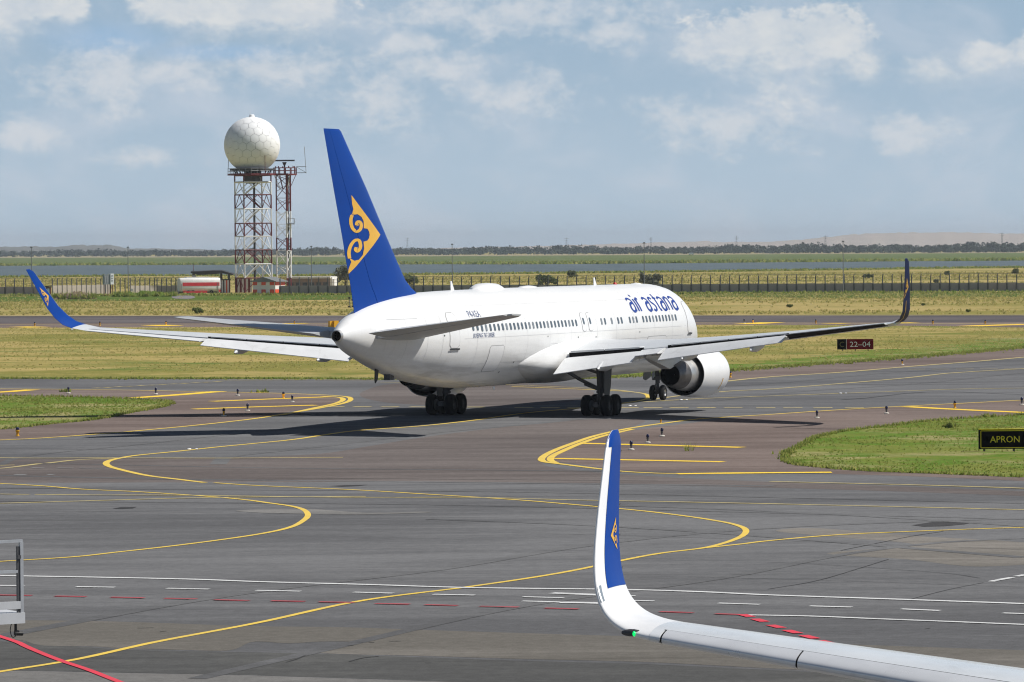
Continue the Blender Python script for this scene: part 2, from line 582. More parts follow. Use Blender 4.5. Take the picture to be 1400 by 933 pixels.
M['gear'] = paint('gear_grey', (0.075, 0.075, 0.08), 0.5, 0.15, 4, grime=((0.03, 0.03, 0.03), 0.7, 6))
M['gear_light'] = paint('gear_door_grey', (0.105, 0.107, 0.112), 0.45, 0.1, 3)
M['metal'] = paint('bare_metal', (0.66, 0.65, 0.63), 0.38, 0.10, 2, metallic=0.85)
M['hot_metal'] = paint('exhaust_metal', (0.16, 0.15, 0.145), 0.45, 0.2, 3, metallic=0.85)
M['soot'] = paint('soot_black', (0.006, 0.006, 0.006), 0.9, 0.1, 3, spec=0.05)
M['near_wing'] = paint('near_wing_white_grey', (0.66, 0.68, 0.70), 0.28, 0.03, 0.9, spec=0.6, coat=0.3, grime=((0.5, 0.5, 0.5), 0.35, 1.4))
M['tail_grey'] = paint('tailplane_grey', (0.44, 0.455, 0.47), 0.4, 0.04, 0.8)
M['slat'] = paint('slat_silver', (0.66, 0.67, 0.69), 0.30, 0.03, 1.2, metallic=0.25, grime=((0.42, 0.42, 0.43), 0.35, 1.5))
M['outer_navy'] = paint('winglet_outer_navy', (0.010, 0.020, 0.080), 0.45, 0.05, 2, spec=0.08)
M['track'] = asphalt('rubber_track', (0.114, 0.114, 0.118), (0.152, 0.152, 0.155), stain=0.5)
M['blind'] = paint('cabin_window_blind', (0.20, 0.22, 0.24), 0.2, 0.1, 3, spec=0.6)
M['glass'] = paint('cabin_window', (0.085, 0.105, 0.125), 0.12, 0.1, 3, spec=0.7)
M['seal'] = paint('door_seal_grey', (0.34, 0.34, 0.35), 0.6, 0.05, 3)
M['panel_line'] = paint('panel_line_grey', (0.58, 0.58, 0.59), 0.6, 0.05, 3)
M['sill'] = paint('sill_dark', (0.05, 0.05, 0.055), 0.5, 0.1, 3)
M['lens_green'] = paint('green_lens', (0.0, 0.6, 0.12), 0.2, 0.02, 3, emit=((0.0, 1.0, 0.18), 0.9))
M['lens_white'] = paint('clear_lens', (0.75, 0.78, 0.8), 0.15, 0.02, 3, spec=0.7)
M['strobe'] = paint('strobe_window_grey', (0.20, 0.24, 0.28), 0.2, 0.1, 3, spec=0.6)
M['red_lens'] = paint('red_lens', (0.5, 0.02, 0.02), 0.3, 0.02, 3)

M['concrete'] = paint('fence_concrete', (0.34, 0.325, 0.32), 0.9, 0.15, 0.6, spec=0.1)
M['pale_panel'] = paint('pale_fence_concrete', (0.58, 0.53, 0.46), 0.9, 0.12, 0.6, spec=0.1, grime=((0.36, 0.33, 0.28), 0.4, 0.9))
M['post'] = paint('fence_post_dark', (0.10, 0.105, 0.105), 0.7, 0.2, 2)
M['galv'] = paint('galvanised_steel', (0.30, 0.31, 0.32), 0.5, 0.1, 2, metallic=0.3)
M['steel_white'] = paint('tower_white', (0.80, 0.80, 0.80), 0.5, 0.08, 0.8)
M['steel_red'] = paint('tower_dark_red', (0.14, 0.018, 0.022), 0.6, 0.15, 0.8)
M['steel_dark'] = paint('tower_dark_steel', (0.045, 0.045, 0.05), 0.6, 0.15, 0.8)
M['radome'] = paint('radome_white', (0.88, 0.88, 0.885), 0.55, 0.012, 0.25)
M['radome_seam'] = paint('radome_seam_grey', (0.46, 0.47, 0.48), 0.7, 0.05, 1)
M['red'] = paint('signal_red', (0.60, 0.035, 0.045), 0.5, 0.08, 1)
M['orange'] = paint('signal_orange_red', (0.72, 0.085, 0.025), 0.5, 0.08, 1)
M['darkred'] = paint('dark_red_paint', (0.17, 0.025, 0.025), 0.6, 0.1, 1)
M['offwhite'] = paint('off_white_paint', (0.78, 0.77, 0.75), 0.6, 0.05, 1, grime=((0.5, 0.48, 0.45), 0.3, 0.8))
M['roof_dark'] = paint('roof_dark', (0.05, 0.05, 0.055), 0.6, 0.15, 1)
M['roof_grey'] = paint('roof_grey', (0.17, 0.18, 0.18), 0.6, 0.1, 1)
M['roof_brown'] = paint('roof_brown', (0.26, 0.20, 0.18), 0.7, 0.1, 1)
M['rust'] = paint('rusty_brown', (0.14, 0.04, 0.025), 0.7, 0.15, 1)
M['pole'] = paint('light_pole_grey', (0.16, 0.17, 0.175), 0.5, 0.08, 1)
M['lamp_blue'] = paint('blue_lamp_glass', (0.006, 0.008, 0.05), 0.2, 0.05, 10)
M['lamp_yellow'] = paint('lamp_yellow_paint', (0.78, 0.40, 0.02), 0.5, 0.06, 8)
M['lamp_white'] = paint('lamp_white_paint', (0.68, 0.64, 0.56), 0.6, 0.06, 8)
M['sign_black'] = paint('sign_black', (0.002, 0.002, 0.002), 0.7, 0.1, 2, spec=0.03)
M['sign_red'] = paint('sign_red', (0.17, 0.005, 0.008), 0.7, 0.08, 2, spec=0.03)
M['sign_yellow'] = paint('sign_yellow', (0.75, 0.64, 0.04), 0.6, 0.05, 2, spec=0.1)
M['sign_dim'] = paint('sign_dim_yellow', (0.13, 0.12, 0.02), 0.5, 0.05, 2)
M['sign_white'] = paint('sign_white', (0.85, 0.84, 0.84), 0.5, 0.03, 2)
M['rail'] = paint('rail_silver', (0.46, 0.475, 0.50), 0.4, 0.06, 3, metallic=0.25)
M['deck'] = paint('platform_grey_white', (0.56, 0.57, 0.59), 0.45, 0.05, 2)
M['black'] = paint('black_plastic', (0.015, 0.015, 0.016), 0.5, 0.1, 5)


def water_material():
    m, t, b = principled('lake_water')
    pos = t.node('ShaderNodeNewGeometry').outputs['Position']
    chop = t.noise(t.scale_vec(pos, (0.05, 0.03, 1)), 1.0, 6, 0.65, 0.4)
    wave = t.noise(t.scale_vec(pos, (0.45, 0.30, 1)), 1.0, 5, 0.65)
    caps = t.noise(t.scale_vec(pos, (0.16, 0.03, 1)), 1.0, 5, 0.75, 0.4)
    c = t.mix(t.mapr(chop, 0.35, 0.65), (0.075, 0.100, 0.110), (0.115, 0.145, 0.155))
    c = t.mix(t.mapr(caps, 0.70, 0.76, 0.0, 0.7), c, (0.55, 0.57, 0.58))
    t.put(b.inputs['Base Color'], c)
    b.inputs['Roughness'].default_value = 0.55
    b.inputs['Specular IOR Level'].default_value = 0.22
    bn = t.node('ShaderNodeBump')
    bn.inputs['Strength'].default_value = 0.9
    bn.inputs['Distance'].default_value = 0.6
    t.put(bn.inputs['Height'], wave)
    t.l.new(bn.outputs[0], b.inputs['Normal'])
    return m


M['water'] = water_material()

# ------------------------------------------------------------------ outlines on the ground


def spline(pts, n=8, closed=False):
    """Centripetal Catmull-Rom curve through 2-D or 3-D points."""
    P = [Vector(p) for p in pts]
    if len(P) < 3:
        return P
    if closed:
        P = [P[-1]] + P + [P[0], P[1]]
    else:
        P = [P[0] + (P[0] - P[1])] + P + [P[-1] + (P[-1] - P[-2])]
    out = []
    for i in range(1, len(P) - 2):
        p0, p1, p2, p3 = P[i - 1], P[i], P[i + 1], P[i + 2]
        t0 = 0.0
        t1 = t0 + max(1e-4, (p1 - p0).length) ** .5
        t2 = t1 + max(1e-4, (p2 - p1).length) ** .5
        t3 = t2 + max(1e-4, (p3 - p2).length) ** .5
        for j in range(n):
            t = t1 + (t2 - t1) * j / n
            a1 = p0 * ((t1 - t) / (t1 - t0)) + p1 * ((t - t0) / (t1 - t0))
            a2 = p1 * ((t2 - t) / (t2 - t1)) + p2 * ((t - t1) / (t2 - t1))
            a3 = p2 * ((t3 - t) / (t3 - t2)) + p3 * ((t - t2) / (t3 - t2))
            b1 = a1 * ((t2 - t) / (t2 - t0)) + a2 * ((t - t0) / (t2 - t0))
            b2 = a2 * ((t3 - t) / (t3 - t1)) + a3 * ((t - t1) / (t3 - t1))
            out.append(b1 * ((t2 - t) / (t2 - t1)) + b2 * ((t - t1) / (t2 - t1)))
    if not closed:
        out.append(P[-2])
    return out


def on_ground(px_pts):
    return [at(x, y) for x, y in px_pts]


def sheet(name, pts, mat, z, kind='structure'):
    me = bpy.data.meshes.new(name)
    v = [(p[0], p[1], z) for p in pts]
    tris = tessellate_polygon([[Vector((p[0], p[1], 0)) for p in v]])
    me.from_pydata(v, [], [tuple(t) for t in tris])
    me.materials.append(mat)
    bm = bmesh.new()
    bm.from_mesh(me)
    for f in bm.faces:
        if f.normal.z < 0:
            f.normal_flip()
    bm.to_mesh(me)
    bm.free()
    o = link(name, me)
    o['kind'] = kind
    return o


def strip_faces(mb, pts, w, z, w1=None):
    """A painted band of width w (tapering to w1) along ground points."""
    n = len(pts)
    L, R = [], []
    for i in range(n):
        a = Vector(pts[max(0, i - 1)]).to_2d()
        b = Vector(pts[min(n - 1, i + 1)]).to_2d()
        d = (b - a)
        d = d.normalized() if d.length > 1e-6 else Vector((1, 0))
        ww = (w if w1 is None else w + (w1 - w) * i / (n - 1)) / 2
        nrm = Vector((-d.y, d.x)) * ww
        p = Vector(pts[i]).to_2d()
        L.append((*(p + nrm), z))
        R.append((*(p - nrm), z))
    mb.add(L + R, [(n + i, n + i + 1, i + 1, i) for i in range(n - 1)])


LINE_Z = [0.0095]


def line(name, px_runs, w, mat, curve=True, n=8):
    """One marking: several runs of photo pixels laid on the ground as one painted sheet."""
    LINE_Z[0] += 0.00012
    mb = MB()
    for run in px_runs:
        g = on_ground(run)
        if curve and len(g) > 2:
            g = spline(g, n)
        strip_faces(mb, g, w, LINE_Z[0])
    return structure(mb.build(name, mat))


# ------------------------------------------------------------------ ground, lake, hills
def grid_sheet(name, x0, x1, y0, y1, mat, z):
    me = bpy.data.meshes.new(name)
    me.from_pydata([(x0, y0, z), (x1, y0, z), (x1, y1, z), (x0, y1, z)], [], [(0, 1, 2, 3)])
    me.materials.append(mat)
    o = link(name, me)
    return structure(o)


grid_sheet('ground', -9000, 9000, -150, 16000, M['steppe'], -0.06)
# paved ground: one big asphalt sheet up to the near edge of the mid field, other surfaces laid on it
MID_EDGE = [(-420, 517.5), (-160, 517.5), (0, 518), (180, 518.3), (350, 518.5), (530, 519), (690, 519), (800, 518), (860, 515.5), (925, 511), (1000, 507), (1100, 499.5),
            (1200, 492.5), (1300, 484.5), (1400, 475.5), (1480, 468), (1560, 461)]
MID_FAR = [(1720, 450.5), (1500, 449.5), (1400, 448.3), (1300, 446.6), (1150, 445), (955, 444.5), (700, 446), (460, 447), (300, 447.6), (0, 448.6), (-300, 449.6), (-520, 450)]
edge_g = spline(on_ground(MID_EDGE), 6)
far_g = spline(on_ground(MID_FAR), 4)
apron_pts = [Vector((-70, -140, 0)), Vector((90, -140, 0)), Vector((90, 90, 0))] + [at(1560, 470), at(1600, 455)] + list(reversed(edge_g)) + [Vector((-70, 90, 0))]
sheet('apron', apron_pts, M['apron'], 0.0)
# the field between the taxiway and the runway
sheet('grass_field', edge_g + far_g, M['grass'], 0.010)
def band_inside(edge, w0, w1):
    """Edge points and the same points moved into the field, as one closed outline."""
    out = []
    n = len(edge)
    for i, p in enumerate(edge):
        d = (edge[min(n - 1, i + 1)] - edge[max(0, i - 1)]).normalized()
        w = (w0 + (w1 - w0) * i / n) * random.uniform(.6, 1.25)
        out.append(p + Vector((-d.y, d.x, 0)) * w)
    return edge + list(reversed(out))


sheet('green_verge', band_inside([p for p in edge_g if p.x > -4], 5.0, 12.0), M['lawn'], 0.014)
sheet('green_verge', band_inside([p for p in edge_g if -90 < p.x < -5], 3.0, 4.0), M['lawn'], 0.014)
# runway with its brown shoulder
RW_NEAR = [(x, 441.2 - (x - 700) * 0.0016 + (0.8 if x > 1200 else 0)) for x in (-520, 0, 460, 955, 1400, 1800)]
RW_FAR = [(1800, 431.0), (1400, 431.6), (955, 432.0), (460, 432.3), (0, 432.8), (-520, 433.5)]
sheet('runway', on_ground(RW_NEAR) + on_ground(RW_FAR), M['runway'], 0.0)
sheet('runway_shoulder', on_ground([(x, y) for x, y in reversed(RW_NEAR)]) + list(reversed([p.copy() for p in far_g])), M['brown'], 0.0)
line('runway_edge_line', [[(-300, 444.6), (0, 443.9), (460, 443.0), (950, 441.8), (1400, 443.2), (1600, 444.2)]], 1.2, M['yellow_old'])
line('runway_far_verge', [[(-500, 432.9), (0, 432.2), (955, 431.4), (1400, 431.0), (1800, 430.4)]], 5.0, M['bank'])

# brown shoulders and lanes on the apron asphalt (4 mm steps)
sheet('left_shoulder', spline(on_ground([(-300, 531.5), (0, 532.2), (120, 533.2), (230, 534.8), (330, 536.3), (400, 538), (445, 541), (470, 545.2), (465, 550), (430, 556.5), (400, 562.5), (360, 571),
      (280, 580), (190, 589.5), (110, 595.5), (0, 602), (-150, 607), (-300, 611)]), 6, True), M['brown'], 0.004)
sheet('right_shoulder', spline(on_ground([(748, 629.5), (750, 622), (770, 612), (815, 599), (870, 588), (950, 578), (1020, 570), (1100, 564), (1200, 558), (1300, 552.5), (1400, 547.5), (1540, 541),
      (1660, 600), (1700, 672), (1400, 658), (1200, 650), (1050, 647), (930, 647), (850, 643), (790, 635)]), 6, True), M['brown'], 0.0045)
sheet('verge_shoulder', on_ground([(998, 519.5), (1100, 513), (1240, 502.5), (1400, 489), (1560, 474)]) + [p for p in reversed(edge_g) if p.x > at(990, 507).x * 0.98 and p.x < 140], M['brown'], 0.005)
sheet('centre_lane', spline(on_ground([(-200, 630), (0, 628), (140, 627), (300, 626), (420, 622), (500, 611), (560, 601), (640, 590), (720, 581), (800, 574), (870, 573.5), (860, 585), (790, 606), (742, 627),
      (760, 640), (900, 652), (1050, 659), (1250, 666), (1400, 672), (1650, 681), (1640, 690), (1400, 678.5), (1050, 667), (700, 660), (350, 659.5), (0, 660.5), (-200, 661)]), 6, True), M['brown2'], 0.003)
sheet('brown_lane', spline(on_ground([(560, 524), (700, 524), (790, 530), (800, 545), (700, 556), (560, 553), (500, 545), (500, 534)]), 6, True), M['brown2'], 0.0032)
# concrete bands of the near apron
sheet('worn_band', spline(on_ground([(-220, 846), (0, 848), (150, 850), (350, 856.5), (470, 858), (590, 862), (700, 865.5), (850, 870), (1000, 875), (1150, 881), (1400, 889.5), (1700, 899),
      (1700, 938), (1400, 927), (1150, 918.5), (1050, 914), (880, 905.5), (700, 901), (570, 897), (450, 894), (425, 891), (470, 880.5), (482, 878), (440, 877.5), (395, 880), (350, 877.5),
      (310, 890), (250, 889), (170, 887), (120, 884), (60, 883), (30, 876), (0, 873), (-220, 868)]), 5, True), M['tan'], 0.004)
sheet('dark_band', on_ground([(-220, 872), (30, 878), (170, 889), (430, 894), (700, 903.5), (880, 908), (1150, 921), (1400, 930), (1700, 941), (1700, 972), (1400, 962), (1050, 947), (700, 935),
      (350, 923.5), (0, 916.5), (-220, 912)]), M['dark'], 0.0025)
sheet('apron_concrete', on_ground([(-400, 911), (0, 917), (350, 924), (700, 935.5), (1050, 947.5), (1400, 962.5), (1800, 980)]) + [Vector((60, 40, 0)), Vector((-50, 40, 0))], M['pale'], 0.003)
# patches, seams, stains with a shape of their own
sheet('repair_patch', on_ground([(1247, 718.5), (1275, 714.2), (1334, 714), (1318, 717.5), (1290, 720), (1262, 720.5)]), M['rubber_patch'], 0.008)
sheet('repair_patch', on_ground([(154, 696), (165, 693.8), (187, 693.6), (182, 695.4), (168, 696.3)]), M['rubber_patch'], 0.008)
sheet('repair_patch', on_ground([(450, 665), (470, 663.8), (503, 663.2), (490, 665), (468, 665.8)]), M['rubber_patch'], 0.008)
sheet('pale_patch', spline(on_ground([(322, 699), (350, 697), (420, 696.2), (450, 698), (500, 701.5), (545, 701), (580, 700), (590, 701), (545, 702.6), (495, 704), (440, 703.4), (370, 702)]), 5, True), M['pale'], 0.009)
sheet('pale_patch', spline(on_ground([(1060, 726), (1100, 722), (1250, 733), (1400, 742), (1500, 760), (1340, 775), (1240, 765), (1130, 757), (1250, 745), (1150, 735)]), 5, True), M['tan'], 0.0022)
SEAMS = [([(940, 789), (1050, 791.8), (1190, 796), (1330, 801), (1400, 803.2), (1560, 809)], .06), ([(1050, 806), (1110, 796), (1180, 776), (1215, 765)], .07), ([(1150, 753), (1200, 743), (1250, 733), (1290, 727)], .09),
         ([(1050, 769), (1100, 771), (1175, 775.5), (1300, 785), (1340, 791)], .06), ([(1240, 821), (1300, 806), (1345, 797)], .05), ([(0, 699), (180, 700), (330, 702)], .10),
         ([(700, 729), (900, 734), (1100, 741), (1400, 752)], .07), ([(350, 655.5), (500, 655), (700, 656.5), (900, 658)], .16),
         ([(700, 610.5), (760, 612)], .1), ([(0, 614), (120, 614.6), (260, 614.2)], .2), ([(1150, 547), (1180, 545), (1280, 536), (1400, 540)], .3), ([(1060, 585), (1160, 587.5)], .25), ([(1300, 558), (1360, 557), (1400, 553)], .0)]
for run, w in SEAMS:
    if w > 0:
        line('pavement_seam', [run], w * .6, M['seam'])
for run in ([(478, 905), (498, 900), (518, 898)], [(392, 906), (405, 902), (417, 897)], [(487, 878.6), (496, 879)], [(504, 878.8), (512, 879)], [(532, 877.6), (548, 877.3)], [(219, 864), (228, 863.5)], 
            [(188, 859.5), (210, 859)], [(1265, 860), (1272, 859.6)], [(581, 907), (590, 907.2)], [(475, 883), (483, 883.6)]):
    line('tar_stain', [run], .06, M['seam'])

def offset_run(px_pts, d):
    g_ = spline(on_ground(px_pts), 6)
    out = []
    for i, p in enumerate(g_):
        t_ = (g_[min(len(g_) - 1, i + 1)] - g_[max(0, i - 1)]).normalized()
        out.append(p + Vector((-t_.y, t_.x, 0)) * (d + .25 * math.sin(i * .21)))
    return out


TRACKS = [[(150, 636), (185, 624), (300, 611.4), (490, 589), (640, 576), (790, 558), (860, 550), (1000, 535), (1150, 524.8), (1300, 510.5), (1500, 498)],
          [(0, 919), (210, 879), (500, 821), (760, 785), (960, 750), (1150, 731.5), (1400, 721.6), (1560, 718)],
          [(-60, 675), (250, 678), (640, 681), (1050, 689.3), (1400, 697.6), (1560, 702)], [(700, 700), (900, 708), (1150, 722), (1560, 752)], [(-60, 640), (300, 648), (700, 652), (1100, 656)]]
z_ = .0088
for run in TRACKS:
    for d_ in (-4.6, 4.4):
        mb_ = MB()
        z_ += .00004
        strip_faces(mb_, offset_run(run, d_ + random.uniform(-.5, .5)), random.uniform(.35, .8), z_)
        structure(mb_.build('tyre_track', M['track']))
# ------------------------------------------------------------------ painted markings
Y, YN, YO = M['yellow'], M['yellow_new'], M['yellow_old']
line('yellow_lead_line', [[(-120, 938), (0, 919), (100, 903), (210, 879), (350, 852.6), (500, 821), (640, 803), (760, 785), (900, 757.5), (960, 750), (985, 744.5), (1010, 735.8), (1019.5, 728.5), (1017, 722.5), (1000, 716.5), (975, 711.8),
      (940, 706.5), (880, 699.2), (780, 690), (700, 683.5), (600, 677.2), (480, 670), (350, 664.3), (293, 660.5)]], .215, Y)
line('yellow_lead_line', [[(960, 750), (1010, 744.8), (1050, 740), (1150, 731.5), (1250, 727), (1400, 721.6), (1560, 718)]], .22, Y)
line('yellow_lead_line', [[(-60, 772), (0, 768.2), (100, 762), (160, 755.5), (250, 745.3), (350, 731.5), (395, 722), (415, 712), (421, 704.5), (414, 697), (398, 692.5), (370, 688.5), (330, 683.2), (270, 678.2), (180, 672.4), (115, 669.5), (60, 665), (0, 661.5), (-80, 657)]], .215, Y)
line('yellow_lead_line', [[(280, 660.3), (240, 655.4), (205, 651.2), (170, 643.8), (150, 638.2), (145, 634), (150, 630.2), (165, 626.6), (185, 623.3), (240, 617.8), (300, 611.4), (400, 601.5), (445, 594.8), (490, 589), (570, 583.3),
      (640, 576), (720, 565), (790, 558.5), (850, 552), (882, 546.5), (886, 542.5), (880, 538.6), (855, 535.5), (780, 532), (700, 529)]], .30, Y)
line('yellow_apron_line', [[(-60, 626), (0, 626.4), (60, 626.8), (140, 626.5), (300, 626.8), (400, 626.2), (469, 625.8)]], .36, YO)
line('yellow_apron_line', [[(-60, 645), (0, 641), (55, 634.3)], [(64, 633.8), (110, 629), (165, 626.6)]], .34, YO)
line('yellow_apron_line', [[(-80, 675), (0, 676), (40, 676.8)], [(48, 676.6), (125, 677.2), (250, 677.6), (350, 679), (500, 680.6), (640, 680.6), (780, 684), (850, 685.3), (1050, 689.3), (1220, 693.2), (1400, 697.6), (1560, 702)]], .30, YO)
line('yellow_apron_line', [[(-60, 689.6), (0, 688.7), (100, 685.9), (250, 681.6), (350, 680.2), (500, 679.3)]], .30, YO)
line('yellow_apron_line', [[(0, 636.8), (20, 636.3)]], .3, YO)
# left taxiway fillet
line('yellow_edge_line', [[(-80, 605.3), (0, 602.2), (60, 599.2), (150, 592.6), (230, 585.6), (290, 579.6), (350, 572.6), (400, 564.5), (440, 557.8), (470, 551.6), (479.5, 546.3), (472, 542.6), (445, 540.6), (400, 538.7),
      (330, 536.8), (250, 535.4), (180, 533.8), (100, 532.8), (0, 531.9), (-80, 531.6)]], .33, Y)
line('yellow_edge_line', [[(385, 568), (430, 558.2), (460, 551.6), (469, 546.4), (462, 543.6), (440, 542.4)]], .34, Y)
line('shoulder_bar', [[(265, 559.8), (350, 556.8), (432, 554.4)]], .9, YN)
line('shoulder_bar', [[(290, 549.2), (380, 545.6), (455, 542.8)]], .9, YN)
line('shoulder_bar', [[(183, 544.4), (240, 540.5), (300, 535.6)]], 1.15, YN)
line('shoulder_bar', [[(-40, 538.6), (10, 536), (45, 533.2)]], 1.15, YN)
# right taxiway fillet
line('yellow_edge_line', [[(1135, 646.3), (930, 648.2), (860, 645.6), (820, 641.6), (770, 635.3), (747, 632.4), (740.5, 629.5), (744, 624), (760, 615.5), (785, 606), (815, 596), (860, 586.2), (910, 578.8), (960, 573),
      (1050, 567.3), (1150, 560.6), (1240, 555.6), (1320, 551.6), (1400, 547.4), (1560, 540)]], .33, Y)
line('yellow_edge_line', [[(760, 633.5), (753, 630), (755, 624.5), (772, 616), (792, 607.5), (825, 596.5), (865, 587.3)]], .32, Y)
line('shoulder_bar', [[(795, 606.6), (900, 609.3), (1015, 612.2)]], .80, YN)
line('shoulder_bar', [[(758, 627.4), (870, 629.6), (989, 632)]], .72, YN)
line('shoulder_bar', [[(926, 648.4), (1000, 647.4), (1137, 646.3)]], .80, YN)
line('shoulder_bar', [[(1238, 556.4), (1300, 559.8), (1400, 564.4), (1520, 569)]], .9, YN)
# right exit lines
line('yellow_edge_line', [[(980, 523), (1050, 516), (1150, 509.4), (1240, 501.8), (1330, 494.8), (1400, 488.8), (1560, 474)]], .6, YO)
line('yellow_lead_line', [[(886, 547.3), (930, 541.5), (1000, 535), (1050, 532.5), (1150, 524.8), (1240, 517), (1300, 510.5), (1400, 504.4), (1500, 498)]], .45, YO)
line('yellow_lead_line', [[(880, 550), (960, 545.4), (1060, 541.6), (1200, 536.4), (1320, 532.2), (1400, 531)]], .40, YO)
line('yellow_edge_line', [[(1053, 659), (1100, 660), (1200, 662.4), (1300, 665), (1400, 668.2), (1560, 674)]], .35, YO)
line('white_exit_line', [[(1150, 525.7), (1340, 525.5)]], .35, M['white_old'])
line('dash_line', [[(x, 505.3 - 0.004 * (x - 1240)), (x + 24, 505.3 - .004 * (x - 1216))] for x in range(1241, 1400, 33)], .4, YO)
line('yellow_lead_line', [[(520, 523), (640, 525), (740, 528.5), (835, 533), (880, 538.5)]], .3, YO)
# dashed holding line across the taxiway behind the airliner
line('dash_line', [[(x, 556.6 + (x - 450) * 0.0021), (x + 24, 556.6 + (x - 426) * 0.0021)] for x in (446, 483, 521, 560, 600, 638)] +
     [[(x, 557.6 + (x - 700) * 0.0012), (x + 25, 557.6 + (x - 675) * 0.0012)] for x in (704, 740, 776, 812, 848, 880, 916, 953, 990)] + [[(x, 558.2), (x + 26, 558.0)] for x in (1034, 1071, 1112, 1155)], .75, YO)
line('dash_line', [[(x, 531.2 - (x - 128) * 0.053), (x + 9, 531.2 - (x - 119) * 0.053)] for x in range(128, 300, 15)], .55, YO)
line('dash_line', [[(300, 520.2), (420, 519.9)], [(430, 520), (520, 520.1)]], .5, YO)
line('faded_white_dash', [[(43, 640.3), (60, 640.5)], [(78, 640.4), (100, 640.6)], [(108, 640.6), (140, 640.9)]], .3, M['white_old'])
line('faded_white_dash', [[(65, 649.4), (74, 649.5)], [(20, 649.3), (36, 649.4)]], .4, M['white_old'])
# service road: white edge line, lane dashes, red restraint lines
WL = M['white_line']
line('white_road_line', [[(-120, 785), (0, 787.8), (130, 790), (270, 793), (350, 796), (500, 800), (640, 804.2), (860, 807), (960, 810), (1050, 814.2), (1240, 820.6), (1400, 826.2), (1600, 833)]], .30, WL)
line('white_lane_dash', [[(-40, 801), (33, 801.8)], [(104, 803), (157, 803.8)], [(228, 805.2), (286, 806.4)], [(350, 808), (411, 809.3)], [(483, 810.5), (538, 812)], [(592, 813.4), (649, 814.6)], [(715, 816.8), (771, 818.2)],
      [(850, 815.3), (868.5, 815.6)], [(862, 822), (894, 822.6)], [(982, 825.5), (1039, 827.3)], [(1107, 829.4), (1165, 831)], [(1232, 833.5), (1285, 835.7)], [(1371, 839), (1430, 841)], [(1500, 843.4), (1560, 845.6)]], .24, WL)
line('white_stop_bar', [[(754, 811.6), (790, 813), (830, 814.6)]], .42, WL)
line('white_stop_bar', [[(766, 824.6), (790, 824.8), (835, 826)]], .42, WL)
line('white_road_line', [[(714, 822.7), (740, 823.3), (768, 824.3)]], .24, WL)
line('white_road_line', [[(1018, 841.6), (1110, 843.4), (1200, 847), (1300, 850.8), (1400, 854.8), (1560, 861)]], .24, WL)
line('white_tick_line', [[(1355, 796), (1362, 794.4)], [(1364, 793.8), (1384, 790.4)], [(1389, 789), (1402, 786.6)]], .22, WL)
line('red_dash_line', [[(-60, 813.6), (44, 815)], [(75, 815.9), (118, 816.6)], [(152, 817.3), (197, 818.4)], [(225, 819), (269, 819.8)], [(293, 820.8), (341, 822)], [(371, 822.3), (417, 823.2)], [(436, 823.7), (484, 824.7)],
      [(513, 826), (560, 827)], [(581, 827.6), (626, 828.8)], [(656, 829.8), (709, 831)], [(745, 832.3), (791, 833.5)], [(902, 837.2), (948, 838.6)], [(978, 840), (1018, 841.4)]], .26, M['red_old'])
line('red_block_line', [[(1014, 840.9), (1027, 844.3)], [(1032, 847), (1046, 851)], [(1053, 855.4), (1069, 859.4)], [(1075, 862.4), (1092, 866.8)], [(1098, 869.4), (1115, 874)], [(1120, 876.5), (1136, 880.5)]], .27, M['red_line'], False)
line('red_line', [[(-140, 828), (-50, 855), (0, 871), (25, 879.5), (36, 885), (80, 903), (120, 916.5), (165, 934), (230, 958)]], .18, M['red_line'])

# ------------------------------------------------------------------ grass islands and tufts
LEFT_ISLAND = [(-300, 541), (-90, 541.6), (0, 542), (85, 543), (150, 545), (200, 547.2), (228, 549.3), (234.5, 551.6), (228, 555), (217, 558), (175, 565.5), (125, 575), (62, 581), (0, 587.5), (-90, 592.5), (-300, 600)]
RIGHT_ISLAND = [(1073, 630), (1073.5, 625), (1078, 619.5), (1095, 610), (1122, 597), (1162, 589.5), (1225, 582), (1275, 576), (1350, 571), (1400, 568), (1520, 559), (1640, 600), (1640, 662),
                (1520, 657), (1400, 653), (1275, 648), (1175, 644), (1125, 640), (1087, 635.5)]
left_g = spline(on_ground(LEFT_ISLAND), 8, True)
right_g = spline(on_ground(RIGHT_ISLAND), 8, True)


def jagged(pts, amp):
    out = []
    for i, p in enumerate(pts):
        out.append(p + Vector((random.uniform(-1, 1) * amp, random.uniform(-1, 1) * amp * 2.5, 0)))
    return out


def dense(pts, step):
    out = []
    n = len(pts)
    for i in range(n):
        a, b = pts[i], pts[(i + 1) % n]
        m = max(1, int((b - a).length / step))
        out += [a.lerp(b, j / m) for j in range(m)]
    return out


sheet('grass_island', jagged(dense(left_g, 1.0), .10), M['lawn'], 0.012)
sheet('grass_island', jagged(dense(right_g, 0.8), .09), M['lawn'], 0.012)


def inside(poly, xy):
    p = np.array([(q.x, q.y) for q in poly])
    x, y = xy[:, 0], xy[:, 1]
    r = np.zeros(len(xy), bool)
    j = len(p) - 1
    for i in range(len(p)):
        c = ((p[i, 1] > y) != (p[j, 1] > y)) & (x < (p[j, 0] - p[i, 0]) * (y - p[i, 1]) / (p[j, 1] - p[i, 1] + 1e-12) + p[i, 0])
        r ^= c
        j = i
    return r


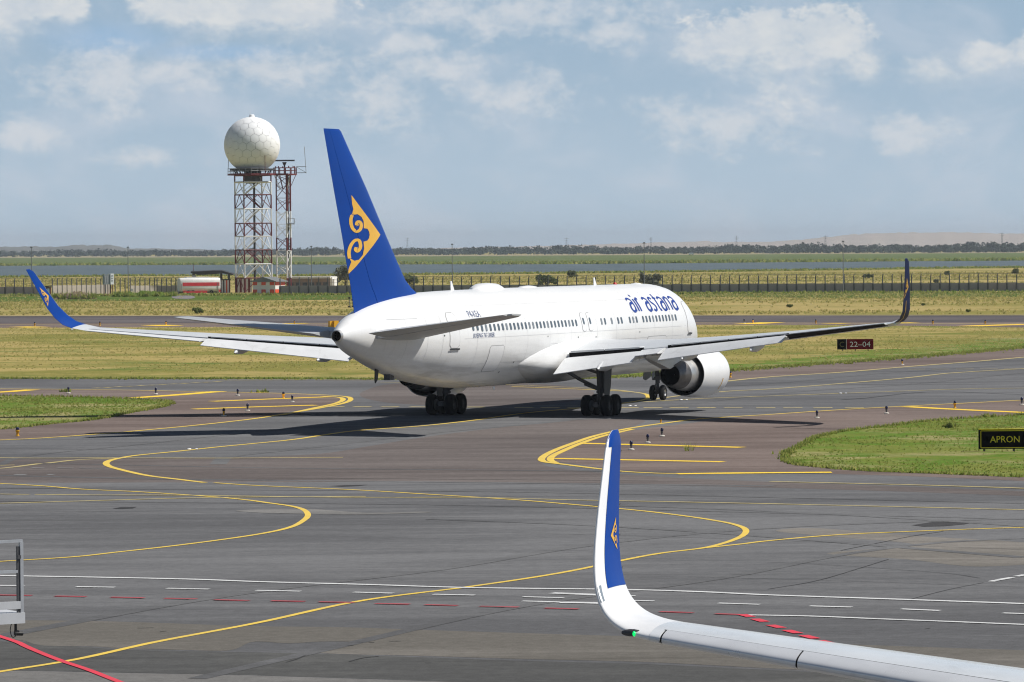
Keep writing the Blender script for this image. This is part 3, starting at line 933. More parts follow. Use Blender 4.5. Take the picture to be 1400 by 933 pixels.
def tufts(name, xy, h0, h1, width, mat, z=0.01, blades=4, parent=None):
    """Fans of narrow blades; one object of ground cover."""
    n = len(xy)
    a = rng.uniform(0, 2 * PI, (n, blades))
    hh = rng.uniform(h0, h1, (n, blades)) * rng.uniform(.6, 1.15, (n, 1))
    lean = rng.uniform(.15, .9, (n, blades)) * hh
    w = width * rng.uniform(.6, 1.4, (n, blades))
    bx = xy[:, None, 0] + rng.normal(0, width * .8, (n, blades))
    by = xy[:, None, 1] + rng.normal(0, width * .8, (n, blades))
    ca, sa = np.cos(a), np.sin(a)
    zz = np.full((n, blades), z)
    v = np.stack([np.stack([bx - sa * w, by + ca * w, zz], -1), np.stack([bx + sa * w, by - ca * w, zz], -1),
                  np.stack([bx + ca * lean, by + sa * lean, zz + hh], -1)], 2).reshape(-1, 3)
    f = np.arange(len(v)).reshape(-1, 3)
    o = link(name, raw_mesh(name, v, f, mat), parent)
    o['kind'] = 'stuff'
    return o


def scatter(poly, n, ymax=1e9):
    p = np.array([(q.x, q.y) for q in poly])
    lo, hi = p.min(0), np.minimum(p.max(0), [1e9, ymax])
    xy = rng.uniform(lo, hi, (n, 2))
    return xy[inside(poly, xy)]


def along(pts, step, spread_, closed=True):
    d = dense(pts, step) if closed else [q for i in range(len(pts) - 1) for q in [pts[i].lerp(pts[i + 1], j / max(1, int((pts[i + 1] - pts[i]).length / step))) for j in range(max(1, int((pts[i + 1] - pts[i]).length / step)))]]
    xy = np.array([(q.x, q.y) for q in d])
    return xy + rng.normal(0, spread_, xy.shape)


def clumped(xy, scale, keep):
    """Keep points where a cheap wavy field is high, so that cover is uneven."""
    s = np.zeros(len(xy))
    for _ in range(26):
        k_ = rng.normal(0, 1, 2) * [.25, .6] / scale * 10 ** rng.uniform(-.8, .6)
        s += np.sin(xy @ k_ + rng.uniform(0, 6.3) + 1.5 * np.sin(xy @ rng.normal(0, .3 / scale, 2)))
    s += rng.normal(0, 3.0, len(xy))
    return xy[s > np.quantile(s, 1 - keep)]


tufts('island_grass_tufts', clumped(scatter(right_g, 20000), 1.6, .5), .03, .10, .025, M['blade'])
tufts('island_grass_tufts', clumped(scatter(left_g, 20000), 1.6, .5), .03, .11, .028, M['blade'])
tufts('verge_grass_tufts', np.concatenate([along(right_g, .07, .10), along(left_g, .08, .12)]), .08, .22, .035, M['blade'])
mid_poly = edge_g + far_g
tufts('field_grass_tufts', clumped(scatter(mid_poly, 60000), 5.0, .6), .04, .12, .045, M['blade_dry'])
tufts('field_edge_tufts', np.concatenate([along(edge_g, .05, .25, False), along(edge_g, .05, .9, False)]), .06, .19, .05, M['blade'])
tufts('pavement_weed', np.array([[*at(941, 617).to_2d()]] * 12) + rng.normal(0, .10, (12, 2)), .2, .6, .012, M['blade'])
tufts('pavement_weed', np.concatenate([np.array([[*at(x, y).to_2d()]] * 18) + rng.normal(0, .2, (18, 2)) for x, y in ((357, 537), (1073, 621), (90, 536), (1350, 571), (1296, 584), (1160, 498), (1285, 486))]), .1, .3, .05, M['blade'])

# far ground beyond the runway
FENCE = [(-300, 405.2), (0, 403.2), (700, 401.0), (1400, 398.3), (1700, 397.0)]
sheet('fence_verge', on_ground([(-300, 405.4), (0, 404.2), (240, 403.5), (500, 402.8), (700, 402.2), (1000, 401), (1400, 399.4), (1700, 398.2), (1700, 404.5), (1400, 405.6), (1200, 407.5), (1000, 406.2), (700, 408.5), (400, 410), (200, 411), (0, 412.4), (-300, 413)]),
      M['verge'], -0.02)
sheet('gravel_patch', spline(on_ground([(238, 404.2), (250, 402.8), (262, 404.5), (266, 407.5), (255, 409.2), (240, 408.4)]), 5, True), M['gravel'], 0.0)
far_tuft_poly = on_ground([(-100, 431), (700, 430.2), (1500, 429.4), (1500, 399.5), (700, 402.5), (-100, 405)])
tufts('steppe_grass_tufts', clumped(scatter(far_tuft_poly, 36000), 14.0, .5), .12, .38, .12, M['blade_dry'], -0.05)
tufts('verge_weed_tufts', along(on_ground([(-100, 405.5), (0, 405), (700, 402.8), (1500, 400)]), .10, 1.6, False), .25, .8, .14, M['blade'], -0.05)
beyond_poly = on_ground([(-150, 396), (700, 394), (1550, 391), (1550, 371), (700, 376), (-150, 382)])
tufts('steppe_grass_tufts', clumped(scatter(beyond_poly, 26000), 30.0, .5), .25, .7, .22, M['blade_dry'], -0.05)

LAKE_NEAR = [(-900, 383), (-500, 382), (-200, 380), (0, 379.3), (90, 378.8), (180, 377.4), (300, 377.2), (420, 377.3), (500, 376.3), (600, 375.3), (720, 374.2), (820, 373), (900, 372.4), (980, 371.5), (1060, 370.3), (1150, 369),
             (1250, 367.4), (1330, 366.5), (1400, 365.8), (1600, 363.8), (1900, 361.5)]
LAKE_FAR = [(1900, 352.4), (1600, 354.8), (1400, 356.4), (1200, 357.8), (1000, 359.3), (860, 360.6), (760, 361.3), (640, 361.4), (500, 361.6), (350, 362), (200, 362.6), (0, 363.6), (-300, 365.8), (-900, 370)]
near_s = jagged(spline(on_ground(LAKE_NEAR), 14), 2.2)
far_s = jagged(spline(on_ground(LAKE_FAR), 14), 5.0)
sheet('lake', near_s + far_s, M['water'], -0.02)
REED_FAR = [(-1400, 363.6), (-300, 355.0), (0, 352.9), (350, 351.9), (700, 350.0), (1050, 347.9), (1400, 346.0), (1900, 343.4), (2600, 339.2)]
sheet('reed_bed', list(reversed(far_s)) + list(reversed(on_ground(REED_FAR))), M['reed'], -0.03)
sheet('far_bank', on_ground([(x, y - .15) for x, y in REED_FAR]) + on_ground([(2600, 337.5), (1400, 344.4), (700, 348.4), (0, 351.2), (-1400, 361.8)]), M['bank'], -0.025)


def leaf_cloud(centres, radii, per, size, squash=.8):
    """Leaf-sized quads spread through crowns given by centre and radius."""
    out = []
    for c, r in zip(centres, radii):
        n = per
        d = rng.normal(0, 1, (n, 3))
        d /= np.linalg.norm(d, axis=1)[:, None]
        rad = r * rng.uniform(.45, 1.05, (n, 1)) ** .6
        p = np.array(c) + d * rad * np.array([1, 1, squash])
        out.append(p)
    p = np.concatenate(out)
    n = len(p)
    a = rng.normal(0, 1, (n, 3)); a /= np.linalg.norm(a, axis=1)[:, None]
    b = np.cross(a, rng.normal(0, 1, (n, 3))); b /= np.linalg.norm(b, axis=1)[:, None]
    s = size * rng.uniform(.6, 1.4, (n, 1))
    v = np.stack([p - a * s - b * s * .6, p + a * s - b * s * .6, p + a * s + b * s * .6, p - a * s + b * s * .6], 1).reshape(-1, 3)
    v[:, 2] = np.maximum(v[:, 2], 0.02)
    return v, np.arange(len(v)).reshape(-1, 4)


def reed_clumps():
    g = spline(on_ground(LAKE_FAR), 20)
    pts = np.array([(q.x, q.y) for q in g if abs(q.x) < 520])
    i = rng.integers(0, len(pts), 2600)
    xy = pts[i] + rng.normal(0, 1, (2600, 2)) * [12, 8] + [0, 12]
    return xy


tufts('reed_fringe', reed_clumps(), .8, 2.0, .9, M['blade'], -0.02, 5)
g = spline(on_ground(LAKE_NEAR), 20)
pts = np.array([(q.x, q.y) for q in g if abs(q.x) < 330])
tufts('shore_grass', pts[rng.integers(0, len(pts), 3000)] + rng.normal(0, 1, (3000, 2)) * [4, 7] - [0, 12], .3, 1.0, .4, M['blade'], -0.02, 5)

# the far wood: one mass
cx, cr = [], []
for k_ in range(5200):
    u = rng.uniform(-500, 1900)
    base = 352.2 + (345.4 - 352.2) * u / 1400 if u < 1400 else 345.4 - (u - 1400) * .0057
    p = at(u, base - rng.uniform(0, 3.0))
    r = rng.uniform(2.0, 4.2)
    top = 8.4 + 1.1 * math.sin(u * .019) + .9 * math.sin(u * .057 + 1) + rng.uniform(-1.2, 1.0)
    z_ = rng.uniform(.08, 1.0) * top
    cx.append((p.x, p.y, max(r * .7, z_ - r * .5)))
    cr.append(r)
v, f = leaf_cloud(cx, cr, 26, .85)
wood = link('far_wood', raw_mesh('far_wood', v, f, M['wood_leaves']))
wood['kind'] = 'stuff'


def hill(name, prof, depth0, depth1, mat):
    """A low ridge: profile in (px, py of the crest) at the depth of the crest."""
    xs = np.linspace(prof[0][0], prof[-1][0], 150)
    ys = np.interp(xs, [p[0] for p in prof], [p[1] for p in prof])
    ys = ys + .35 * np.sin(xs * .11) + .25 * np.sin(xs * .31 + 2) + rng.normal(0, .12, len(xs))
    mid = (depth0 + depth1) / 2
    rings = []
    for t in np.linspace(0, 1, 9):
        y = depth0 + (depth1 - depth0) * t
        hfac = math.sin(PI * min(1.0, t * 1.0)) ** .8 if t < .5 else 1.0 - ((t - .5) * 2) ** 2
        row = []
        for x_, y_ in zip(xs, ys):
            d = ray_dir(x_, y_)
            top = CAM_H + d.z / d.y * mid
            row.append((d.x / d.y * y, y + rng.normal(0, 30), max(-0.4, top * hfac * (1 + rng.normal(0, .03)))))
        rings.append(row)
    mb = MB()
    mb.loft(rings, False, False, False)
    return structure(mb.build(name, mat, smooth=60))


hill('hill', [(560, 341), (640, 338.6), (720, 337.2), (860, 333.2), (900, 331.8), (960, 330.4), (1010, 331.2), (1060, 330.2), (1085, 328.6), (1120, 325.6), (1150, 322.4), (1185, 319.9), (1215, 319.0), (1260, 317.6), (1320, 318.0), (1400, 320.2),
             (1480, 323), (1600, 328), (1750, 336)], 10000, 13000, M['sand'])
hill('hill', [(-300, 340), (-150, 336.5), (-60, 337), (0, 337.2), (60, 337.6), (90, 336.8), (108, 335.2), (125, 335.6), (150, 334.8), (158, 337), (175, 339.6), (240, 340.6), (300, 342)], 8500, 10500, M['grey_hill'])
# ------------------------------------------------------------------ the taxiing airliner
# Local frame of an airliner: x to starboard, y forward from the main gear, z up.
HEAD, BANK = 0.3721, 0.0059
A_POS = Vector((0.599, 242.355, 0))
airliner = thing('airliner', 'white twin-engined airliner with tall blue tail taxiing away in the middle of the photo', 'airliner', A_POS)
airliner.rotation_euler = (0, -BANK, -HEAD)


def B(a, y, z):
    """Local point from (metres aft of the main gear, starboard, up)."""
    return Vector((y, -a, z))


FUS = [(-28.15, 3.78, 3.52, .12), (-27.9, 4.2, 3.08, .52), (-27.3, 4.72, 2.68, .93), (-26.3, 5.35, 2.33, 1.36), (-25, 6.05, 2.05, 1.78), (-23.5, 6.66, 1.88, 2.13), (-22, 6.99, 1.80, 2.36),
       (-20, 7.13, 1.78, 2.50), (-17.5, 7.14, 1.78, 2.515), (-12, 7.14, 1.78, 2.515), (-4, 7.14, 1.78, 2.515), (4, 7.14, 1.78, 2.515), (7.5, 7.12, 1.80, 2.50), (10, 7.11, 1.84, 2.45), (12.4, 7.09, 1.97, 2.35), (15.5, 7.03, 2.25, 2.13),
       (18.4, 6.90, 2.66, 1.80), (20.4, 6.70, 3.06, 1.52), (22.3, 6.40, 3.53, 1.20), (24.1, 5.96, 4.02, .86), (25.0, 5.62, 4.36, .60), (25.55, 5.36, 4.60, .37), (25.75, 5.30, 4.68, .31)]
_fx = np.array([s[0] for s in FUS])
_sl = []
for j in range(1, 4):
    y_ = np.array([s[j] for s in FUS])
    h_ = np.diff(_fx); d_ = np.diff(y_) / h_
    m_ = np.zeros(len(y_)); m_[0], m_[-1] = d_[0], d_[-1]
    for i in range(1, len(y_) - 1):
        m_[i] = 0 if d_[i - 1] * d_[i] <= 0 else 2 * d_[i - 1] * d_[i] / (d_[i - 1] + d_[i])
    _sl.append((y_, m_, h_))


def fus_at(a):
    a = min(max(a, _fx[0]), _fx[-1])
    i = min(len(_fx) - 2, max(0, int(np.searchsorted(_fx, a)) - 1))
    r = []
    for y_, m_, h_ in _sl:
        t = (a - _fx[i]) / h_[i]
        r.append(y_[i] * (2 * t**3 - 3 * t**2 + 1) + h_[i] * m_[i] * (t**3 - 2 * t**2 + t) + y_[i + 1] * (-2 * t**3 + 3 * t**2) + h_[i] * m_[i + 1] * (t**3 - t**2))
    zt, zb, ry = r
    return (zt + zb) / 2, ry, (zt - zb) / 2


def skin_pt(a, z, off=0.0, side=1):
    zc, ry, rz = fus_at(a)
    q = max(-.999, min(.999, (z - zc) / rz))
    y = ry * math.sqrt(1 - q * q)
    n = Vector((0, y / ry**2, (z - zc) / rz**2)).normalized()
    return B(a, side * (y + n.y * off), z + n.z * off)


def fuselage_mesh():
    xs = np.concatenate([np.linspace(-28.15, -26.5, 9), np.linspace(-26.1, -20, 12), np.linspace(-18.5, 6, 14), np.concatenate([np.linspace(7, 24.8, 28), [25.2, 25.45, 25.6, 25.75]])])
    rings = []
    for a in xs:
        zc, ry, rz = fus_at(a)
        rings.append([B(a, ry * math.cos(t), zc + rz * math.sin(t)) for t in np.linspace(0, 2 * PI, 56, endpoint=False)])
    mb = MB()
    mb.loft(rings, True, False)
    return mb


fus = fuselage_mesh().build('fuselage', M['fuselage'], airliner, 40)
zc, ry, rz = fus_at(25.75)
ex = MB()
ex.lathe(B(25.5, 0, zc), (0, -1, 0), [(0.0, .30), (.25, .315), (.42, .29), (.44, .265), (.38, .25), (.1, .24)], 28)
ex.build('tail_exhaust_ring', M['metal'], airliner, 40)
ex = MB()
ex.lathe(B(25.6, 0, zc), (0, -1, 0), [(0.0, .245), (.10, .245), (.24, .01)], 20)
ex.build('tail_exhaust', M['soot'], airliner, 40)


def skin_patch(a0, a1, z0, z1, off, mat, name, parent, corner=0.0, na=6, nz=12, side=1):
    """A panel that lies on the fuselage skin; rounded corners."""
    mb = MB()
    ca, cz, ha, hz = (a0 + a1) / 2, (z0 + z1) / 2, abs(a1 - a0) / 2, abs(z1 - z0) / 2
    pts = []
    for j in range(nz + 1):
        v = -1 + 2 * j / nz
        w = 1.0
        if corner:
            t = max(0.0, (abs(v) * hz - (hz - corner)) / corner)
            w = (ha - corner * (1 - math.sqrt(max(0, 1 - t * t)))) / ha
        for i in range(na + 1):
            u = (-1 + 2 * i / na) * w
            pts.append(skin_pt(ca + u * ha, cz + v * hz, off, side))
    f = [(j * (na + 1) + i, j * (na + 1) + i + 1, (j + 1) * (na + 1) + i + 1, (j + 1) * (na + 1) + i) for j in range(nz) for i in range(na)]
    mb.add(pts, f)
    return mb.build(name, mat, parent, 60)


# cabin windows, all of one mesh
def window_mesh(mat):
    mb = MB()
    n = 14
    ring = []
    for i in range(n):
        a = 2 * PI * i / n
        ex_ = 0.62
        ring.append(Vector((math.copysign(abs(math.cos(a)) ** ex_, math.cos(a)) * .135, 0, math.copysign(abs(math.sin(a)) ** ex_, math.sin(a)) * .195)))
    mb.add(ring + [p * 1.0 + Vector((0, .02, 0)) for p in ring], [tuple(range(n))] + [(i, (i + 1) % n, n + (i + 1) % n, n + i) for i in range(n)])
    return mb.mesh('window', M[mat], None)


win_me, win_blind = window_mesh('glass'), window_mesh('blind')
win_a = [13.0 - .5595 * i for i in range(28)] + [-3.3, -4.35] + [-6.25, -6.83, -7.95, -9.05, -9.63, -11.03, -11.62, -12.2] + [-13.35 - .582 * i for i in range(11)]
for i, a in enumerate(win_a):
    off_ = .024 if -5 < a < -3 else .012
    z = 5.10 + (.06 if a > 12 else 0) + (.07 if -5 < a < -3 else 0)
    zc, ry, rz = fus_at(a)
    n = Vector((skin_pt(a, z).x / ry**2, 0, (z - zc) / rz**2)).normalized()
    fwd = Vector((0, 1, 0))
    up = n.cross(fwd)
    up = up if up.z > 0 else -up
    m = Matrix((( -fwd.x, -n.x, up.x, 0), (-fwd.y, -n.y, up.y, 0), (-fwd.z, -n.z, up.z, 0), (0, 0, 0, 1)))
    m.translation = skin_pt(a, z, off_)
    link('window', win_blind if i % 11 in (3, 8) or i in (15, 32) else win_me, airliner, None, m)


def door(name, a0, a1, z0, z1, corner, sill=True):
    d = skin_patch(a0, a1, z0, z1, .014, M['white'], name, airliner, corner)
    skin_patch(a0 - .035, a1 + .035, z0 - .035, z1 + .035, .007, M['seal'], 'door_seal', d, corner + .03)
    if sill:
        skin_patch(a0 - .02, a1 + .02, z0 - .12, z0 - .02, .05, M['sill'], 'door_sill', d, 0, 4, 2)
    return d


door('door', 14.75, 15.85, 4.12, 5.95, .22)
skin_patch(15.0, 15.12, 5.05, 5.2, .02, M['sill'], 'door_handle', airliner, 0, 2, 2)
door('door', -22.45, -21.45, 4.16, 5.98, .22)
door('emergency_exit', -3.62, -3.0, 4.62, 5.62, .14, False)
door('emergency_exit', -4.68, -4.05, 4.62, 5.62, .14, False)
door('cargo_door', 9.0, 10.9, 2.75, 4.10, .12, False)
door('cargo_door', -17.3, -14.0, 2.7, 4.05, .12, False)
for a0, a1, z0, z1 in ((-21.0, 14.2, 4.555, 4.580), (-20.5, 2.0, 4.02, 4.035), (-20.0, 12.0, 3.18, 3.20), (-19.5, 14.0, 6.28, 6.295)):
    skin_patch(a0, a1, z0, z1, .004, M['panel_line'], 'panel_line', airliner, 0, 30, 1)
for a_ in (16.6, 18.2, 20.3, 12.6, 8.9, 5.6, 2.2, -1.2, -5.4, -8.6, -11.9, -15.2, -18.4):
    skin_patch(a_, a_ + .02, 2.9 if a_ < 14 else 3.6, 6.7 if a_ < 18 else 6.2, .004, M['panel_line'], 'panel_line', airliner, 0, 1, 20)
skin_patch(19.0, 22.0, 5.72, 5.74, .005, M['seal'], 'panel_line', airliner, 0, 8, 1)
for a_, z_ in ((6.9, 3.1), (8.2, 2.6), (-5.2, 4.2), (-2.3, 4.25), (-12.6, 4.33), (16.4, 4.95), (16.4, 4.75), (2.5, 4.4)):
    skin_patch(a_, a_ + .12, z_, z_ + .08, .006, M['sill'], 'port', airliner, 0, 1, 1)


# ---- lettering drawn with strokes on the skin
GLYPH = {
    'a': [([(.00, .86), (.10, .97), (.28, 1.0), (.47, .92), (.56, .72), (.58, .45), (.58, .0)], .11), ([(.57, .60), (.36, .64), (.15, .54), (.05, .33), (.09, .12), (.26, .0), (.45, .04), (.57, .20)], .13)],
    'i': [([(.10, .95), (.10, .0)], .13), ([(.02, 1.27), (.17, 1.17)], .11)],
    'r': [([(.05, .97), (.07, .0)], .13), ([(.06, .70), (.15, .90), (.30, .99), (.40, .94)], .12)],
    's': [([(.46, .88), (.34, .99), (.15, .97), (.06, .82), (.12, .64), (.34, .46), (.46, .28), (.40, .07), (.22, .0), (.03, .09)], .12)],
    't': [([(.20, 1.28), (.20, .22), (.27, .04), (.42, .02)], .12), ([(.02, .95), (.40, .95)], .10)],
    'n': [([(.06, .97), (.06, .0)], .12), ([(.06, .70), (.16, .90), (.34, .99), (.50, .90), (.54, .70), (.54, .0)], .12)],
}


def stroke_outline(pts, w, n=6):
    P = spline([Vector((p[0], p[1], 0)) for p in pts], n) if len(pts) > 2 else [Vector((*pts[0], 0)).lerp(Vector((*pts[1], 0)), t / 8) for t in range(9)]
    L, R = [], []
    for i in range(len(P)):
        d = (P[min(len(P) - 1, i + 1)] - P[max(0, i - 1)]).normalized()
        nn = Vector((-d.y, d.x, 0)) * w / 2
        L.append(P[i] + nn)
        R.append(P[i] - nn)
    return L, R


def write_strokes(text, adv, place, mb, off0):
    """place(u, v, off) puts a point of the writing plane on the surface."""
    u0, kk = 0.0, 0
    for ch in text:
        if ch == ' ':
            u0 += .42
            continue
        for pts, w in GLYPH[ch]:
            L, R = stroke_outline(pts, w * 1.45)
            off = off0 + .0012 * (kk % 3)
            kk += 1
            n = len(L)
            mb.add([place(p.x + u0, p.y, off) for p in L] + [place(p.x + u0, p.y, off) for p in R], [(i, i + 1, n + i + 1, n + i) for i in range(n - 1)])
        u0 += adv[ch]
    return u0


ADV = {'a': .80, 'i': .34, 'r': .58, 's': .68, 't': .60, 'n': .80}
S_U = 8.95 / 6.97


def on_title(u, v, off):
    return skin_pt(-12.0 - u * S_U, 5.57 + v * .80 - .045 * v * v, off)


u_ = 0.0
for ch_ in 'air astana':
    if ch_ == ' ':
        u_ += .42
        continue
    LET = MB()
    write_strokes(ch_, ADV, lambda u, v, off: on_title(u + u_, v, off), LET, .006)
    LET.build('title_letter', M['navy'], airliner, 60)
    u_ += ADV[ch_]


def font_on(text, name, mat, parent, place, height, shear=0.0, align='LEFT', res=2):
    """Text set with the built-in typeface, turned into a mesh and laid on a surface by place(u, v)."""
    cu = bpy.data.curves.new(name, 'FONT')
    cu.body = text
    cu.size = 1.0
    cu.shear = shear
    cu.align_x = align
    cu.resolution_u = res
    to = bpy.data.objects.new(name, cu)
    COL.objects.link(to)
    bpy.context.view_layer.update()
    me = bpy.data.meshes.new_from_object(to.evaluated_get(bpy.context.evaluated_depsgraph_get()))
    bpy.data.objects.remove(to)
    bpy.data.curves.remove(cu)
    for v in me.vertices:
        v.co = place(v.co.x * height, v.co.y * height)
    me.materials.clear()
    me.materials.append(mat)
    me.name = name
    return link(name, me, parent)


font_on('P4-KEA', 'registration', M['faint_navy'], airliner, lambda u, v: skin_pt(13.1 - u, 5.68 + v, .008), .50)
font_on('BOEING 767-300ER', 'type_lettering', M['faint_navy'], airliner, lambda u, v: skin_pt(13.15 - u, 4.60 + v, .008), .33, .3)

# ---- wing-body fairing
rings = []
for a in np.linspace(-10.5, 7.6, 30):
    t = (a + 10.5) / 18.1
    e = max(.03, math.sin(PI * t ** .85) ** .8)
    hy, hz = 1.80 + 1.08 * e, .35 + 1.15 * e
    zc_ = 3.22
    ring = []
    for th in np.linspace(0, 2 * PI, 40, endpoint=False):
        c, s = math.cos(th), math.sin(th)
        ring.append(B(a, hy * math.copysign(abs(c) ** .72, c), zc_ + hz * math.copysign(abs(s) ** .8, s)))
    rings.append(ring)
MB().loft(rings).build('wing_fairing', M['fuselage'], airliner, 50)


# ---- wings
def airfoil(n=16, cut=1.0):
    """Section points (chord fraction, height / thickness) round from the upper trailing edge over the nose to the lower one."""
    def th(x):
        return 5 * (.2969 * math.sqrt(x) - .126 * x - .3516 * x * x + .2843 * x**3 - .1015 * x**4)
    up, lo = [], []
    for i in range(n + 1):
        x = cut * (1 - math.cos(PI * i / n / 2)) if i < n else cut
        cam_ = .018 * 4 * x * (1 - x) / .12
        up.append((x, th(x) + cam_ * .5))
        lo.append((x, -th(x) + cam_ * .5))
    return list(reversed(up)) + lo[1:]


def section(le, te, thick, cant, foil):
    """le, te: (aft, starboard, up); the section's thickness direction leans inboard by cant."""
    le, te = Vector(le), Vector(te)
    ch = te - le
    d = ch.normalized()
    up = Vector((0, -math.sin(cant), math.cos(cant)))
    up = (up - d * up.dot(d)).normalized()
    return [le + ch * x + up * (h * thick * ch.length) for x, h in foil]


def wing_line(y):
    """Leading and trailing edge (full chord) of the right wing at a span station."""
    le_a = -8.1 + .648 * (y - 2.5)
    te_a = 2.75 + max(0.0, y - 8.0) * .332
    zt = 2.78 + .108 * (y - 2.5)
    inc = math.radians(4.0 - 3.6 * (y - 2.5) / 21.3)
    zl = zt + (te_a - le_a) * math.tan(inc)
    tk = .125 - .035 * (y - 2.5) / 21.3
    return (le_a, y, zl), (te_a, y, zt), tk


CANT = math.radians(6)


def lerp3(a, b, t):
    return tuple(x + (y - x) * t for x, y in zip(a, b))


def mirror(rings, s):
    return [[B(p[0], p[1] * s, p[2]) for p in r] for r in rings]


def make_wing(s, parent):
    stations = [1.2, 2.5, 5.0, 8.0, 12.0, 17.0, 23.4]
    cut_foil = airfoil(16, .76)
    rings = []
    for y in stations:
        le, te, tk = wing_line(y)
        rings.append(section(le, te, tk, CANT, cut_foil))
    wing = MB().loft(mirror(rings, s)).build('wing', M['wing'], parent, 35)
    # tip rib and blended winglet
    full = airfoil(16, 1.0)
    ws = []
    le, te, tk = wing_line(23.4)
    ws.append(section(le, te, tk, CANT, full))
    for le, te, tk, ct in (((6.2, 24.0, 5.30), (8.15, 24.0, 5.17), .085, 20), ((6.8, 24.36, 5.52), (8.5, 24.38, 5.37), .08, 42), ((7.4, 24.62, 5.88), (8.9, 24.66, 5.76), .08, 60),
                           ((8.1, 24.82, 6.40), (9.4, 24.86, 6.30), .08, 71), ((9.05, 25.10, 7.40), (10.08, 25.13, 7.35), .08, 74), ((10.0, 25.35, 8.36), (10.76, 25.37, 8.36), .08, 75), ((10.47, 25.39, 8.52), (10.87, 25.40, 8.50), .07, 75)):
        ws.append(section(le, te, tk, math.radians(ct), full))
    wl = MB().loft(mirror(ws[1:], s)).build('winglet', M['blue'], parent, 35)
    MB().loft(mirror(ws[:2], s)).build('wing_tip', M['wing'], parent, 35)
    # the outboard face is navy with gold lines
    half = len(full) // 2
    outer = []
    for r_ in ws[1:]:
        low = r_[half:]
        nrm = (low[len(low) // 2] - r_[half - len(low) // 2]).normalized()
        outer.append([q + nrm * .008 for q in low])
    MB().loft(mirror(outer, s), False, False, False).build('outer_skin', M['outer_navy'], wl, 60)
    gold = MB()
    for fr, i0, i1 in ((.30, 0, 2), (.80, 0, 3)):
        k0 = int(fr * (len(outer[0]) - 1))
        L_ = [outer[i][k0].lerp(outer[i][k0 + 1], .15) for i in range(i0, i1 + 1)]
        R_ = [outer[i][k0].lerp(outer[i][k0 + 1], .75) for i in range(i0, i1 + 1)]
        nrm = Vector((0, .006, -.004))
        n_ = len(L_)
        gold.add([B(q.x, s * (q.y + nrm.y), q.z + nrm.z) for q in L_ + R_], [(i, i + 1, n_ + i + 1, n_ + i) for i in range(n_ - 1)])
    gold.build('gold_band', M['gold'], wl)
    # bright leading edge of the winglet
    nose = []
    for le, te, tk, ct in (((8.1, 24.82, 6.40), (9.4, 24.86, 6.30), .08, 71), ((9.05, 25.10, 7.40), (10.08, 25.13, 7.35), .08, 74), ((10.0, 25.35, 8.36), (10.76, 25.37, 8.36), .08, 75)):
        lev, tev = Vector(le), Vector(te)
        d = (tev - lev).normalized()
        up = Vector((0, -math.sin(math.radians(ct)), math.cos(math.radians(ct))))
        c = (tev - lev).length
        nose.append([lev - d * .012 * c, lev + d * .05 * c + up * .035 * c, lev + d * .10 * c + up * .048 * c, lev + d * .10 * c - up * .048 * c, lev + d * .05 * c - up * .035 * c])
    MB().loft(mirror(nose, s)).build('winglet_leading_edge', M['metal'], wl, 60)
    # flaps, aileron, cove: (name, y0, y1, droop, drop, chord stretch)
    def trailing(name, y0, y1, f0, f1, drop, mat, thick=.30, n=4):
        rings_ = []
        for i in range(n + 1):
            y = y0 + (y1 - y0) * i / n
            le, te, tk = wing_line(y)
            c = te[0] - le[0]
            slope = (te[2] - le[2]) / c
            a0, a1 = le[0] + c * f0, le[0] + c * f1
            z0 = le[2] + slope * c * f0 + .010 * c
            h0 = .026 * c * thick / .30
            z1 = te[2] - drop * c
            rings_.append([(a0 + .02, y, z0 + h0 * .5), (a0 + (a1 - a0) * .25, y, z0 + (z1 - z0) * .22 + h0 * .9), (a0 + (a1 - a0) * .6, y, z0 + (z1 - z0) * .58 + h0 * .55), (a1, y, z1 + .015), (a1, y, z1 - .02),
                           (a0 + (a1 - a0) * .5, y, z0 + (z1 - z0) * .5 - h0 * .5), (a0 + .05, y, z0 - h0 * .9)])
        return MB().loft(mirror(rings_, s)).build(name, mat, parent, 40)

    def gap_shade(y0, y1, fr, top, bot):
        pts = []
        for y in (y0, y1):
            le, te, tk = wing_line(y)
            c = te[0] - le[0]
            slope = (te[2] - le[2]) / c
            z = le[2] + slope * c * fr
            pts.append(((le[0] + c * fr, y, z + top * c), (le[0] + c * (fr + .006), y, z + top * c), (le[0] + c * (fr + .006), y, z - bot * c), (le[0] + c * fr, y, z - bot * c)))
        MB().loft(mirror(pts, s)).build('cove_shade', M['gap_shade'], parent)  # near-black strip: the darkness of the opening is put into its colour

    trailing('inboard_flap', 2.95, 7.5, .795, 1.02, .045, M['flap'])
    trailing('inboard_aileron', 7.62, 9.1, .765, 1.0, .0, M['flap'])
    trailing('outboard_flap', 9.2, 17.1, .795, 1.03, .055, M['flap'])
    trailing('aileron', 17.2, 23.35, .775, 1.0, -.038 if s > 0 else .006, M['flap'], .22)
    gap_shade(17.15, 23.4, .762, .02, .030 if s > 0 else .034)  # black band paints in the shade along the aileron's lower edge
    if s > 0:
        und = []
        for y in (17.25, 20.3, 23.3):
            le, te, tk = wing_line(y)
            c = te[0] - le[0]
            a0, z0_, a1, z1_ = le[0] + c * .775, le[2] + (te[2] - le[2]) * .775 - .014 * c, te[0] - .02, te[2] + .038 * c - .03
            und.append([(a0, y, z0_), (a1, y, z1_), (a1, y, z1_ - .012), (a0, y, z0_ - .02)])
        MB().loft(mirror(und, s)).build('aileron_shade_skin', M['gap_shade'], parent)  # shade below the raised aileron, painted as a near-black skin
    gap_shade(2.9, 7.55, .762, .046, .01)
    gap_shade(9.15, 17.15, .762, .046, .01)
